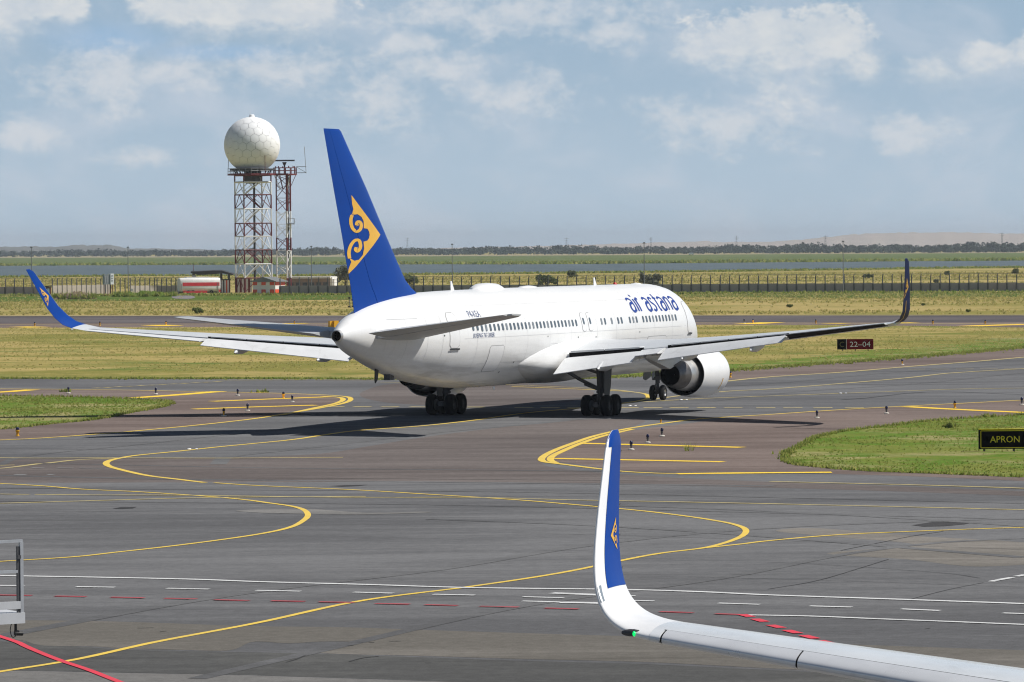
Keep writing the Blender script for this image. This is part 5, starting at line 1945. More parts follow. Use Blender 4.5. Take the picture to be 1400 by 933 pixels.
def fence_run(px0, px1, step, panel, hgt, turn=0.0):
    n = max(1, round((px1 - px0) / step))
    for i in range(n):
        a, b = fence_at(px0 + (px1 - px0) * i / n), fence_at(px0 + (px1 - px0) * (i + 1) / n)
        if turn:
            w0, w1 = fence_at(px0), fence_at(px1)
            a, b = w0.lerp(w1, i / n), w0.lerp(w1, (i + 1) / n)
            a.y, b.y = w0.y + (a.x - w0.x) * turn, w0.y + (b.x - w0.x) * turn
        d = b - a
        rot = math.atan2(d.y, d.x)
        p = link('post', POST, fence, a)
        p.rotation_euler = (random.uniform(-.012, .012), random.uniform(-.02, .02), rot)
        if panel is not None:
            if step > 9:
                link('post_foot', POST_FOOT, fence, a).rotation_euler = (0, 0, rot)
            w = link('wall_panel', panel, fence)
            w.matrix_basis = Matrix.Translation(a + Vector((0, 0, -.15))) @ Matrix.Rotation(rot, 4, 'Z') @ Matrix.Translation((.06, random.uniform(-.02, .02), 0)) @ Matrix.Diagonal((d.length - .12, 1, hgt + random.uniform(-.05, .05), 1))


fence_run(-170, 58, 12.7, PANEL, 1.75)
fence_run(72, 144, 6.1, PANEL_PALE, 2.0, .55)
fence_run(144, 178, 6.2, None, 0)
fence_run(178, 215, 6.1, PANEL_PALE, 1.9, .55)
fence_run(215, 247, 6.1, PANEL, 1.9)
fence_run(383, 1560, 13.15, PANEL, 1.75)
for hgt, r in ((2.25, .02), (2.8, .02), (3.4, .028)):
    for x0, x1 in ((-170, 247), (383, 1560)):
        mb = MB()
        for i in range(40):
            mb.cyl(fence_at(x0 + (x1 - x0) * i / 40) + Vector((0, 0, hgt)), fence_at(x0 + (x1 - x0) * (i + 1) / 40) + Vector((0, 0, hgt)), r, r, 4, False)
        mb.build('wire', M['post'], fence)


# ------------------------------------------------------------------ light poles along the fence and farther masts
def pole(px, base, top, label, head='flood'):
    p = at(px, base)
    s_ = ppm(p.y)
    hgt = (base - top) / s_
    o = thing('light_pole', label, 'light pole', p, 0, 'tall light poles along the fence')
    MB().cyl((0, 0, -.05), (0, 0, hgt), .11, .06, 8).build('shaft', M['pole'], o, 40)
    mb = MB()
    mb.box((0, -.1, hgt), (.40, .25, .16))
    mb.cyl((-.3, 0, hgt - .15), (.3, 0, hgt - .15), .05, .05, 6)
    mb.build('lamp_head', M['pole'], o)
    return o


pole(43.5, 403.6, 338, 'thin light pole rising behind the blue winglet of the far wing')
pole(175.5, 403.2, 338, 'light pole in the open gap of the fence near the white cabinet')
pole(426, 400.6, 337, 'light pole in front of the long low building beside the mast')
pole(618.6, 400.4, 334, 'light pole behind the front of the tail, above the airliner\'s rear fuselage')
pole(881, 399.8, 332, 'light pole beside the grey bush above the airliner\'s nose')
pole(1153, 399, 330, 'light pole by the fence between the airliner and the dark winglet')


def far_mast(px, base, top, label):
    p = at(px, base)
    s_ = ppm(p.y)
    hgt = (base - top) / s_
    o = thing('transmission_tower', label, 'pylon', p, 0, 'faint transmission towers on the horizon')
    mb = MB()
    w = 1.6
    for sx in (-1, 1):
        for sy in (-1, 1):
            mb.cyl((sx * w, sy * w, -.5), (sx * .35, sy * .35, hgt), .22, .15, 4)
    for t in np.linspace(.1, .9, 6):
        ww = w + (.35 - w) * t
        mb.cyl((-ww, -ww, hgt * t), (ww, -ww, hgt * (t + .1)), .12, .12, 4)
        mb.cyl((ww, ww, hgt * t), (-ww, ww, hgt * (t + .1)), .12, .12, 4)
    mb.build('tower_body', M['pole'], o)
    mb = MB()
    for t in (.82, .93):
        mb.cyl((-3.2, 0, hgt * t), (3.2, 0, hgt * t), .16, .16, 4)
    mb.build('cross_arm', M['pole'], o)


far_mast(774.5, 345.5, 325, 'faint transmission tower on the horizon above the airliner\'s mid fuselage')
far_mast(890, 344.8, 324.5, 'faint transmission tower on the horizon just right of the nose light pole')
far_mast(1007, 344.2, 323, 'faint transmission tower on the horizon, alone between the nose and the right wing')
far_mast(1128.5, 343.4, 322, 'faint transmission tower where the pale hill begins to rise')
far_mast(557, 346.4, 325, 'faint transmission tower just behind the front edge of the blue tail')
far_mast(1370, 341.6, 318, 'faint transmission tower on the crest of the pale hill')

# ------------------------------------------------------------------ huts and odds and ends at the foot of the tower
def px_box(mb, px0, px1, py0, py1, y, d, base_px):
    """Box seen at photo pixels px0..px1, py0 (top)..py1 at depth y."""
    s_ = ppm(y)


TR = at(272, 402.2)
tr = thing('equipment_trailer', 'white rounded trailer cabin with a broad red stripe', 'trailer', TR, .36)
rings = []
L_, D_ = 8.7, 2.6
for x_ in (-L_ / 2, -L_ / 2 + .25, L_ / 2 - .25, L_ / 2):
    k_ = .93 if abs(x_) == L_ / 2 else 1.0
    rings.append([(x_, D_ / 2 * k_ * math.copysign(abs(math.cos(t)) ** .45, math.cos(t)), 1.95 + 1.45 * k_ * math.copysign(abs(math.sin(t)) ** .6, math.sin(t))) for t in np.linspace(0, 2 * PI, 32, endpoint=False)])
MB().loft(rings).build('cabin', M['offwhite'], tr, 50)
MB().box((.1, -1.31, 2.05), (8.0, .03, .72)).build('red_stripe', M['red'], tr)
MB().box((-1.2, -1.2, .42), (5.2, .2, .34)).build('red_skirt', M['red'], tr)
MB().box((-.4, 0, 3.45), (5.0, 1.6, .25)).build('roof_hatch', M['offwhite'], tr)
for x_ in (-2.6, -1.6, 2.4):
    w_ = MB()
    w_.lathe((x_, -1.25, .38), (0, 1, 0), [(0, .18), (0, .38), (.22, .38), (.22, .18)], 16)
    w_.build('wheel', M['tyre'], tr, 40)
MB().box((0, 0, .35), (8.2, 2.0, .25)).build('chassis', M['roof_dark'], tr)
mb = MB()
mb.box((-4.15, -1.34, 1.35), (.14, .05, 1.7)); mb.box((3.75, -1.34, 1.35), (.14, .05, 2.0))
mb.build('corner_post', M['galv'], tr)
MB().box((4.1, -1.3, .62), (.35, .1, .45)).build('tail_lamp', M['red'], tr)

CN = at(291, 398.6)
cn = thing('canopy', 'dark slanting canopy roof on posts behind the striped trailer', 'canopy', CN)
mb = MB()
rings = []
for x_, z_, t_ in ((-4.7, 4.35, .25), (-3.0, 4.35, .7), (0, 4.5, .75), (2.2, 4.5, .5), (4.6, 3.75, .2)):
    rings.append([(x_, -2.2, z_ - t_), (x_, -2.2, z_ + .1), (x_, 2.2, z_ + .25), (x_, 2.2, z_ - t_)])
mb.loft(rings).build('roof', M['roof_dark'], cn)
for x_ in (-4.2, 1.9, 3.6):
    for y_ in (-1.8, 1.8):
        MB().cyl((x_, y_, 0), (x_, y_, 4.0), .14, .14, 6).build('post', M['roof_dark'], cn)
MB().box((-4.0, -1.9, 3.4), (.9, .5, .55)).build('lamp_box', M['galv'], cn)
bar('rod', cn, (-4.2, 0, 4.4), (-4.3, 0, 6.2), .05, 'steel_red')


def striped(name, px0, px1, base, hgt, n, colours, label, cat, top=None):
    p = at((px0 + px1) / 2, base)
    s_ = ppm(p.y)
    w = (px1 - px0) / s_
    o = thing(name, label, cat, p)
    for i in range(n):
        x0 = -w / 2 + w * i / n
        MB().box((x0 + w / n / 2, -.03 * (i % 2), hgt / 2), (w / n - .02, .25, hgt)).build('board', M[colours[i % len(colours)]], o)
    if top:
        MB().box((0, 0, hgt + .12), (w + .2, .6, .22)).build('top_rail', M[top], o)
    return o


striped('striped_barrier', 301, 315, 400.6, 2.7, 7, ('rust', 'offwhite', 'roof_dark', 'offwhite', 'orange', 'offwhite', 'rust'), 'narrow orange and white striped boards between the trailer and the tower', 'barrier', 'roof_dark')
striped('striped_barrier', 322, 345, 400.2, 3.0, 8, ('darkred', 'offwhite', 'darkred', 'offwhite', 'darkred', 'offwhite', 'darkred', 'offwhite'), 'dark red and white striped wall at the foot of the tower', 'barrier', 'darkred')

HU = at(364, 401.4)
hut = thing('checkered_hut', 'hut chequered in orange and grey white under a low gable roof', 'hut', HU)
hut.rotation_euler = (0, 0, -.42)
H_ = 2.5
MB().box((-.55, 2.3, H_ / 2), (5.2, 4.6, H_)).build('wall', M['offwhite'], hut)
for cz_, mt_, hh_ in ((2.08, 'orange', .84), (1.25, 'offwhite', .8), (.42, 'orange', .84)):
    MB().box((2.08, 2.3, cz_), (.08, 4.5, hh_ - .01)).build('side_band', M[mt_], hut)
for cx_, cz_ in ((-2.62, 2.12), (-.60, 2.12), (1.38, 2.12), (-2.62, .42), (-.60, .42), (1.38, .42)):
    MB().box((cx_, -.03, cz_), (1.0, .08, .80)).build('orange_square', M['orange'], hut)
for cx_ in (-1.6, .4):
    MB().box((cx_, -.035, 1.15), (.95, .07, 2.1)).build('door', M['offwhite'], hut)
rf = MB()
rf.add([(-3.6, -.5, 2.52), (2.6, -.5, 2.52), (-.5, -.5, 3.45), (-3.6, 5.1, 2.52), (2.6, 5.1, 2.52), (-.5, 5.1, 3.45), (-3.6, -.5, 2.40), (2.6, -.5, 2.40), (-3.6, 5.1, 2.40), (2.6, 5.1, 2.40)],
       [(0, 1, 2), (4, 3, 5), (0, 2, 5, 3), (1, 4, 5, 2), (6, 7, 1, 0), (8, 9, 7, 6), (3, 4, 9, 8), (6, 0, 3, 8), (1, 7, 9, 4)])
rf.build('roof', M['roof_grey'], hut)

LB = at(428, 397.8)
lb = thing('low_building', 'long low building with a grey roof and a white end wall by the fence', 'building', LB, -.2)
MB().box((-.4, 0, 1.35), (9.6, 5, 2.7)).build('wall', M['roof_brown'], lb)
MB().box((4.75, 0, 1.5), (.5, 5.1, 3.0)).build('end_wall', M['offwhite'], lb)
MB().box((5.15, -1.7, 1.3), (.5, 1.2, 2.6)).build('porch', M['offwhite'], lb)
MB().box((-.2, -.3, 2.95), (9.9, 6.0, .42)).build('roof', M['offwhite'], lb)
for i in range(6):
    MB().box((-4.3 + i * 1.55, -2.53, 1.35), (1.0, .08, 1.05)).build('window', M['glass'], lb)

CB = at(149, 405)
cb = thing('white_cabinet', 'pair of white instrument boxes on legs in front of the pale fence', 'cabinet', CB, .5)
s_ = ppm(CB.y)
MB().box((-.45, .3, 3.35), (1.25, .8, 2.0)).build('grey_box', M['galv'], cb)
MB().box((.62, .1, 3.45), (.72, .8, 2.2)).build('white_box', M['sign_white'], cb)
for x_ in (-.95, -.1, .55, .95):
    MB().box((x_, .3, 1.2), (.13, .13, 2.4)).build('leg', M['rust'], cb)
for x_ in (-.85, -.45, -.05):
    MB().box((x_, -.12, 3.35), (.20, .05, 1.3)).build('louvre', M['seal'], cb)
for z_ in (3.1, 3.6, 4.1):
    MB().box((.62, -.32, z_), (.36, .05, .22)).build('vent', M['seal'], cb)

KI = at(65.5, 405.6)
ki = thing('small_kiosk', 'little rust red shelter with dark roof beside the far blue winglet', 'shelter', KI)
MB().box((.15, 0, .95), (.95, 1.2, 1.9)).build('wall', M['rust'], ki)
MB().box((.18, -.62, 1.15), (.42, .06, .95)).build('panel', M['sign_white'], ki)
MB().box((-.75, .1, .85), (.8, 1.0, 1.7)).build('dark_bay', M['roof_dark'], ki)
MB().box((-.2, 0, 2.02), (2.1, 1.5, .22), Euler((0, -.12, 0)).to_matrix()).build('roof', M['roof_dark'], ki)

WH = at(180, 403)
MBD = MB()
MBD.lathe((0, 0, 0), (0, 1, 0), [(0, .02), (0, .28), (.06, .28), (.06, .02)], 16)
wd = thing('round_sign', 'small white disc on the pale fence next to the light pole', 'sign', WH)
link('disc', MBD.mesh('disc', M['sign_white'], 40), wd, (0.1, -.25, .95))
MB().box((.1, -.15, .45), (.06, .06, .9)).build('post', M['galv'], wd)

# rubble heap and earth bank in front of the fence


def mound(name, px0, px1, py, hgt, depth, mat, label, cat, seed):
    p = at((px0 + px1) / 2, py)
    s__ = ppm(p.y)
    w = (px1 - px0) / s__
    o = thing(name, label, cat, p)
    r_ = np.random.default_rng(seed)
    nx, ny = 26, 9
    vs, fs = [], []
    for j in range(ny):
        for i in range(nx):
            u, v = i / (nx - 1) * 2 - 1, j / (ny - 1) * 2 - 1
            e = max(0, 1 - u * u) ** .6 * max(0, 1 - v * v)
            vs.append((u * w / 2, v * depth, -.1 + hgt * e * (.55 + .9 * r_.random())))
    for j in range(ny - 1):
        for i in range(nx - 1):
            fs.append((j * nx + i, j * nx + i + 1, (j + 1) * nx + i + 1, (j + 1) * nx + i))
    MB().add(vs, fs).build('earth', mat, o, 180)
    xy = np.stack([r_.uniform(-w / 2.1, w / 2.1, 200), r_.uniform(-depth, depth, 200)], 1)
    tufts('weeds', xy, .3, hgt * .8 + .5, .16, M['blade'], .1, 4, o)
    return o


mound('rubble_heap', 68, 133, 409.2, 1.25, 2.0, M['soil'], 'brown heap of earth and rubble in front of the pale fence', 'heap', 3)
mound('earth_bank', 152, 243, 405.6, .95, 2.5, M['verge'], 'low grassy bank in front of the fence beside the white cabinet', 'bank', 5)

# far wind sensors beside the tail
for px, top, bot, lab in ((477.5, 406.2, 420.5, 'thin instrument post with dark head on the far grass, the farther from the blue tail'), (482.5, 409, 420, 'short instrument post with wide dark head touching the blue tail\'s edge')):
    p = at(px, bot)
    s__ = ppm(p.y)
    hgt = (bot - top) / s__
    o = thing('instrument_post', lab, 'instrument', p)
    MB().cyl((0, 0, 0), (0, 0, hgt - .25), .07, .06, 8).build('post', M['post'], o, 40)
    MB().box((0, 0, hgt - .15), (.24 if px < 480 else .42, .24, .30)).build('head', M['black'], o)
    MB().box((0, 0, .1), (.42, .42, .2)).build('foot', M['black'], o)

VAN = at(945, 348.9)
van = thing('white_van', 'tiny white van far off at the edge of the wood', 'van', VAN)
mb = MB()
mb.loft([[(x_, y_, z_) for (x_, z_) in ((-2.4, .5), (-2.4, 2.1), (1.2, 2.15), (1.8, 1.35), (2.5, 1.2), (2.5, .5))] for y_ in (-.95, .95)])
mb.build('body', M['sign_white'], van)
for x_ in (-1.5, 1.6):
    for y_ in (-.95, .95):
        MB().cyl((x_, y_ - .1, .36), (x_, y_ + .1, .36), .36, .36, 12).build('wheel', M['tyre'], van)
MB().box((1.45, 0, 1.72), (.5, 1.6, .5), Euler((0, .6, 0)).to_matrix()).build('windscreen', M['glass'], van)


# ------------------------------------------------------------------ bushes and trees
def bush(name, px, base, w_px, h_px, mat, label, cat, seed, trunk=False):
    p = at(px, base)
    s__ = ppm(p.y)
    w, hgt = w_px / s__, h_px / s__
    o = thing(name, label, cat, p)
    r_ = np.random.default_rng(seed)
    n = 16
    cen, rad = [], []
    for _ in range(n):
        a = r_.uniform(0, 2 * PI)
        rr = math.sqrt(r_.uniform(0, 1)) * w * .36
        z_ = r_.uniform(.18 if not trunk else .38, .84) * hgt
        f_ = 1 - .55 * max(0, z_ / hgt - .4)
        cen.append((rr * math.cos(a) * f_, rr * math.sin(a) * f_, z_))
        rad.append(r_.uniform(.16, .26) * min(w, hgt * 1.4))
    v, f = leaf_cloud(cen, rad, 60, .035 * (w + hgt) / 2 + .06, .85)
    link('crown' if trunk else 'foliage', raw_mesh('foliage', v, f, mat), o)
    mb = MB()
    for i in range(5 if not trunk else 4):
        c = cen[i]
        if trunk:
            mb.cyl((0, 0, -.1), (0, 0, hgt * .35), .22, .15, 7)
            mb.cyl((0, 0, hgt * .32), c, .12, .04, 6)
        else:
            mb.cyl((random.uniform(-.1, .1) * w, random.uniform(-.1, .1) * w, -.05), c, .07, .02, 5)
    mb.build('trunk' if trunk else 'stems', M['bark'], o, 40)
    return o


bush('tree', 472, 393.5, 34, 32, M['grey_bush'], 'grey green tree just behind the low building, beside the blue tail', 'tree', 1, True)
bush('bush', 561, 391, 26, 15, M['bush'], 'dark green bush in front of the blue tail\'s leading edge', 'bush', 2)
bush('bush', 746, 391.5, 38, 16, M['bush'], 'broad olive bush showing above the airliner\'s fuselage behind the fence', 'bush', 3)
bush('bush', 782, 379.5, 15, 9, M['bush'], 'small dark bush near the lake shore above the fuselage', 'bush', 4)
bush('bush', 880, 391, 13, 20, M['grey_bush'], 'tall thin grey green bush at the foot of the nose light pole', 'bush', 5)
bush('bush', 893.5, 391.5, 25, 17, M['grey_bush'], 'rounded silver grey bush over the top of the airliner\'s nose', 'bush', 6)
bush('bush', 1187, 380.5, 19, 5.5, M['bush'], 'low dark bush in the dry grass behind the fence, left of the dark winglet', 'bush', 7)
bush('bush', 1295, 376.8, 9, 6, M['bush'], 'little bush on the lake meadow, just right of the dark winglet', 'bush', 8)
bush('bush', 1388, 375, 11, 7, M['bush'], 'bush on the lake meadow near the photo\'s right edge', 'bush', 9)
bush('bush', 1280, 388, 8, 6, M['grey_bush'], 'small grey bush just behind the fence right of the dark winglet', 'bush', 10)
bush('bush', 433, 392, 17, 15, M['bush'], 'pale green bush behind the roof of the low building', 'bush', 11)
bush('bush', 408, 399, 6, 9, M['grey_bush'], 'small pale sapling in front of the low building', 'bush', 12)
bush('bush', 270, 428.5, 20, 7, M['weed'], 'low green shrub on the far grass above the tailplane tip', 'bush', 13)
bush('bush', 1080, 420, 12, 3, M['weed'], 'dark weed patch on the far grass left of the dark winglet', 'bush', 14)
bush('bush', 1324, 426.5, 7, 3.2, M['weed'], 'dark weed patch on the far grass close to the runway', 'bush', 15)
bush('bush', 1297, 585.8, 9, 5, M['weed'], 'dark weed on the right grass island behind the sign', 'bush', 16)
bush('bush', 1262, 417.5, 5, 2.6, M['weed'], 'tiny dark weed on the far grass right of the dark winglet', 'bush', 17)


# ------------------------------------------------------------------ taxiway edge lights
def lathe_mesh(name, mat, prof, n=14):
    mb = MB()
    mb.lathe((0, 0, 0), (0, 0, 1), prof, n)
    return mb.mesh(name, mat, 45)


EL_BASE = {c: lathe_mesh('base_plate', M[m_], [(0, .02), (0, .135), (.035, .135), (.05, .11), (.06, .04)]) for c, m_ in (('white', 'lamp_white'), ('yellow', 'lamp_yellow'))}
EL_STEM = {c: lathe_mesh('stem', M[m_], [(.045, .038), (.15, .038), (.17, .055), (.24, .06), (.26, .03)]) for c, m_ in (('white', 'gear_light'), ('yellow', 'lamp_yellow'))}
EL_LAMP = lathe_mesh('lamp_globe', M['lamp_blue'], [(.25, .060), (.28, .072), (.35, .068), (.39, .045), (.40, .01)])
EL_PROTO = {}


def edge_light(px, py, kind, label, size=1.0):
    p = at(px, py)
    o = thing('edge_light', label, 'edge light', (p.x, p.y, .012), 0, 'blue taxiway edge lights')
    s__ = size * .86
    base = link('base_plate', EL_BASE['white' if kind != 'yellow' else 'yellow'], o)
    st = link('stem', EL_STEM['white' if kind == 'white' else 'yellow'], o)
    lp = link('lamp_globe', EL_LAMP, o)
    if kind == 'yellow':
        base.scale = (.6, .6, 1)
        st.scale = (1.5, 1.5, 1.05)
    o.scale = (s__, s__, s__)
    return o


for px, py, kind, lab, sz in (
        (93.5, 538.3, 'white', 'blue edge light on a white base behind the left grass island', 1.25), (213, 539.6, 'white', 'blue edge light behind the tip of the left grass island', 1.25),
        (325, 541.4, 'white', 'blue edge light on white base right of the slanting yellow bar', 1.25), (387.5, 545.2, 'yellow', 'yellow edge light standing on the upper yellow bar left of the main wheels', 1.25),
        (399.5, 550, 'white', 'edge light with white base just below the upper left yellow bar', 1.2), (338.5, 562.3, 'white', 'blue edge light on white base below the left lower yellow bar', 1.25),
        (306, 569.6, 'yellow_stem', 'yellow stemmed edge light nearest the wing shadow on the left', 1.35), (24, 596.8, 'yellow', 'yellow edge light in front of the left grass island', 1.35),
        (863, 615.6, 'white', 'blue edge light closest to the foreground winglet', 1.25), (885.5, 606, 'white', 'blue edge light second from the foreground winglet', 1.2),
        (905, 597, 'white', 'blue edge light third from the foreground winglet, farthest back', 1.2), (903.5, 578.6, 'yellow', 'small yellow stub on the curved yellow line ahead of the winglet', .7),
        (1117, 572, 'white', 'blue edge light beside the tip of the right wing\'s shadow', 1.2), (1212, 566, 'white', 'blue edge light by the yellow line above the right grass island', 1.25),
        (1305.5, 558.6, 'yellow', 'yellow edge light where the two yellow lines part', 1.25), (1397, 554.2, 'white', 'blue edge light at the photo\'s right edge above the yellow bar', 1.3),
        (1233.5, 499.4, 'yellow_stem', 'edge light on the brown shoulder below the red runway sign', 1.35), (998.5, 516.6, 'yellow', 'yellow edge light right beside the airliner\'s engine', 1.4),
        (47.5, 446.4, 'yellow', 'far edge light on the runway shoulder under the far blue winglet', 1.5), (136.5, 445.8, 'yellow', 'far edge light between the far winglet and the tailplane', 1.6),
        (227, 444.6, 'yellow', 'far edge light on the yellow bar near the tailplane\'s tip', 1.5), (1017.5, 442.6, 'white', 'far white based edge light right of the nose', 1.6),
        (1029.5, 442, 'yellow', 'far edge light on the yellow bar right of the nose', 1.4), (1115.5, 442.8, 'yellow', 'far edge light above the middle of the right wing', 1.5),
        (1275.5, 443.8, 'yellow', 'far edge light just right of the dark winglet', 1.6), (1347, 443.6, 'yellow', 'far edge light on the long yellow bar at the right', 1.5), (402.5, 443.2, 'yellow', 'far edge light above the far tailplane', 1.3)):
    edge_light(px, py, kind, lab, sz)
for run in ([(22, 447.2), (38, 447.4), (54, 448.0)], [(209, 444.8), (222, 445.4), (234, 446)], [(1019, 443.4), (1040, 442.2), (1056, 441.2)], [(1130, 442.4), (1158, 442.6)], [(1226, 441.6), (1242, 442.2)], [(1324, 446.4), (1350, 445.4), (1410, 443.6)], [(398, 442.4), (406, 442.8)]):
    line('runway_bar', [run], 3.4 if run[0][0] != 1130 else 2.5, M['yellow_new'])
BX = at(458.5, 448.5)
bx = thing('yellow_marker_box', 'bright yellow marker box behind the tail cone', 'marker', BX, .6)
MB().box((0, 0, .42), (.62, .5, .84)).build('box', M['lamp_yellow'], bx)
MB().box((-.52, .25, .42), (.4, .4, .8)).build('side_box', M['lamp_yellow'], bx)
MB().box((.14, -.27, .22), (.16, .05, .16)).build('lens', M['rust'], bx)
for px, py, lab in ((959.6 - 10, 539, 'x'),):
    pass
# little white inset lights in the taxiway
for px, py, lab in ((258.5, 615.2, 'pale inset light on the left curve of the yellow lead line'), (931, 547.6, 'pale inset light on the yellow line right of the nose wheels'), (1149, 538.6, 'pale inset light on the exit line beyond the wing shadow'), (861, 555.8, 'pale inset light between the main wheels and the nose wheels')):
    p = at(px, py)
    o = thing('inset_light', lab, 'inset light', (p.x, p.y, .03), 0, 'inset taxiway lights')
    MB().lathe((0, 0, 0), (0, 0, 1), [(0, .02), (0, .11), (.03, .09), (.04, .02)], 12).build('cover', M['sign_white'], o, 45)
    MB().lathe((.34, .05, 0), (0, 0, 1), [(0, .02), (0, .08), (.02, .06), (.03, .02)], 12).build('cover', M['sign_white'], o, 45)


# ------------------------------------------------------------------ signs
SG = at(1169.5, 480.2)
sg = thing('runway_sign', 'dark red runway sign reading 22-04 beside a black panel with the letter C', 'sign', SG)
s_ = ppm(SG.y)
sw, sh = 49.5 / s_, 14.2 / s_
z0 = .14
lw = 12.4 / s_
MB().box((-sw / 2 + lw / 2, .09, z0 + sh / 2), (lw, .18, sh)).build('black_panel', M['sign_black'], sg)
MB().box((lw / 2 + .01, .09, z0 + sh / 2), (sw - lw - .03, .18, sh)).build('red_panel', M['sign_red'], sg)
MB().box((-sw / 2 + lw, -.01, z0 + sh / 2), (.035, .02, sh)).build('divider', M['sign_white'], sg)
for x_ in (-sw * .35, 0, sw * .35):
    MB().cyl((x_, .09, 0), (x_, .09, z0), .04, .04, 8).build('leg', M['post'], sg)
fh = sh * .80


def sign_text(text, name, mat, parent, cx_, cz_, height, stretch=1.0, bold=0.0):
    o = font_on(text, name, mat, parent, lambda u, v: Vector((u * stretch, -.012, v)), height)
    xs_ = [v.co.x for v in o.data.vertices]
    zs_ = [v.co.z for v in o.data.vertices]
    o.location = (cx_ - (min(xs_) + max(xs_)) / 2, 0, cz_ - (min(zs_) + max(zs_)) / 2)
    return o


sign_text('C', 'letter', M['sign_dim'], sg, -sw / 2 + lw / 2, z0 + sh / 2, .68, .95)
sign_text('22\u201304', 'lettering', M['sign_white'], sg, lw / 2 + .02, z0 + sh / 2, .66, 1.12)

AP = at(1372, 617.6)
ap = thing('apron_sign', 'black sign with yellow border reading APRON on the right grass island', 'sign', AP)
s_ = ppm(AP.y)
aw, ah = 96 / s_, 26.5 / s_
x0 = -33.5 / s_
MB().box((x0 + aw / 2, .12, .12 + ah / 2), (aw, .22, ah)).build('panel', M['sign_black'], ap)
mb = MB()
m_ = .055
bz0, bz1, bx0, bx1 = .12 + m_, .12 + ah - m_, x0 + m_ + .03, x0 + aw - m_
for c_, s3 in ((((bx0 + bx1) / 2, -.004, bz0), (bx1 - bx0, .008, .03)), (((bx0 + bx1) / 2, -.004, bz1), (bx1 - bx0, .008, .03))):
    mb.box(c_, s3)
for x_ in (bx0, bx1):
    mb.box((x_, -.004, (bz0 + bz1) / 2), (.03, .007, bz1 - bz0 - .032))
mb.build('border', M['sign_yellow'], ap)
MB().box((x0 + aw / 2, .12, .12 + ah + .012), (aw + .02, .24, .024)).build('top_trim', M['sign_yellow'], ap)
for x_ in (x0 + .25, x0 + aw / 2, x0 + aw - .3):
    MB().cyl((x_, .12, 0), (x_, .12, .12), .05, .05, 8).build('leg', M['post'], ap)
sign_text('APRON', 'lettering', M['sign_yellow'], ap, (1373.8 - 1372) / s_, .12 + ah / 2, .42, .96)

# ------------------------------------------------------------------ raised service platform at the left edge
PZ = 76.4
PX = (30.5 - 700) / CAM_F * PZ
pf = thing('service_platform', 'pale grey railed service platform at the left edge', 'platform', (PX, PZ, 0), math.radians(32))
# local: x runs along the front edge (negative to the left), y away from the front
pw, pd = 3.6, 1.5
MB().box((-pw / 2, pd / 2, 2.94), (pw, pd, .19)).build('deck', M['deck'], pf)
MB().box((-pw / 2 - .04, .03, 3.17), (pw - .06, .03, .135)).build('toe_board', M['deck'], pf)
mb = MB()
mb.box((-.045, .05, 3.66), (.06, .07, 1.25))
mb.build('corner_post', M['rail'], pf)
MB().box((-.105, .055, 3.62), (.045, .05, 1.17)).build('gate_post', M['gear'], pf)
MB().box((-.10, .02, 4.02), (.06, .05, .06)).build('latch', M['gear'], pf)
mb = MB()
mb.box((-pw / 2 - .02, .05, 4.30), (pw, .055, .05))
mb.build('top_rail', M['rail'], pf)
MB().box((-pw / 2 - .12, .05, 3.765), (pw, .05, .05)).build('mid_rail', M['rail'], pf)
for x_ in (-1.3, -2.5, -3.55):
    MB().box((x_, .05, 3.65), (.05, .05, 1.3)).build('post', M['rail'], pf)
for x_ in (-.9, -3.3):
    for y_ in (.25, pd - .2):
        MB().box((x_, y_, 1.42), (.12, .12, 2.84)).build('leg', M['galv'], pf)
MB().cyl((-.9, .25, .4), (-3.3, .25, 2.4), .04, .04, 8).build('cross_brace', M['galv'], pf)
mb = MB()
mb.cyl((-.14, .10, 2.85), (-.14, .10, 2.66), .025, .025, 8)
mb.cyl((-.17, .08, 2.67), (-.02, .08, 2.66), .04, .045, 10)
mb.box((-.13, .08, 2.69), (.07, .07, .06))
mb.build('work_lamp', M['black'], pf, 40)
mb = MB()
cab = spline([(-.22, .1, 2.85), (-.245, .1, 2.72), (-.20, .1, 2.60), (-.14, .1, 2.62), (-.12, .1, 2.68)], 6)
for a_, b_ in zip(cab[:-1], cab[1:]):
    mb.cyl(a_, b_, .008, .008, 5, False)
mb.build('cable', M['black'], pf)
# ------------------------------------------------------------------ the parked airliner whose wing reaches into the foreground
WA = math.radians(17.5)
parked = thing('parked_airliner', 'parked airliner whose white wing and blue winglet reach into the foreground', 'airliner', (1.76, 56.6, 0), PI - WA)
# local frame as before: x starboard, y forward, z up; B(aft, starboard, up); the wing tip is at the origin
FZ = 4.30
F_SL = .092


def f_line(y):
    """Leading edge, chord-line trailing edge and thickness of the parked aircraft's wing (y negative towards the root)."""
    le = .42 * y
    te = 1.72 + .18 * y
    z = FZ + F_SL * y
    return (le, y, z), (te, y, z + .06), .108


F_TIP = [((0.0, 0.0, FZ), 1.72, 6), ((.16, .30, FZ + .045), 1.66, 14), ((.32, .57, FZ + .15), 1.56, 30), ((.46, .77, FZ + .33), 1.47, 47), ((.62, .90, FZ + .60), 1.36, 64), ((.84, .98, FZ + .97), 1.21, 77),
         ((1.16, 1.03, FZ + 1.47), 1.03, 83), ((1.56, 1.07, FZ + 2.05), .83, 84), ((1.80, 1.09, FZ + 2.40), .71, 84), ((1.96, 1.10, FZ + 2.54), .53, 84), ((2.16, 1.105, FZ + 2.62), .27, 84)]
full20 = airfoil(20, 1.0)


def tip_rings(secs, foil, grow=0.0, tk=.108):
    out = []
    for le, ch, cant in secs:
        te = (le[0] + ch, le[1], le[2] + .06 * max(0.0, 1 - (le[2] - FZ) / .6))
        r_ = section(le, te, tk, math.radians(cant), foil)
        out.append(r_)
    return out


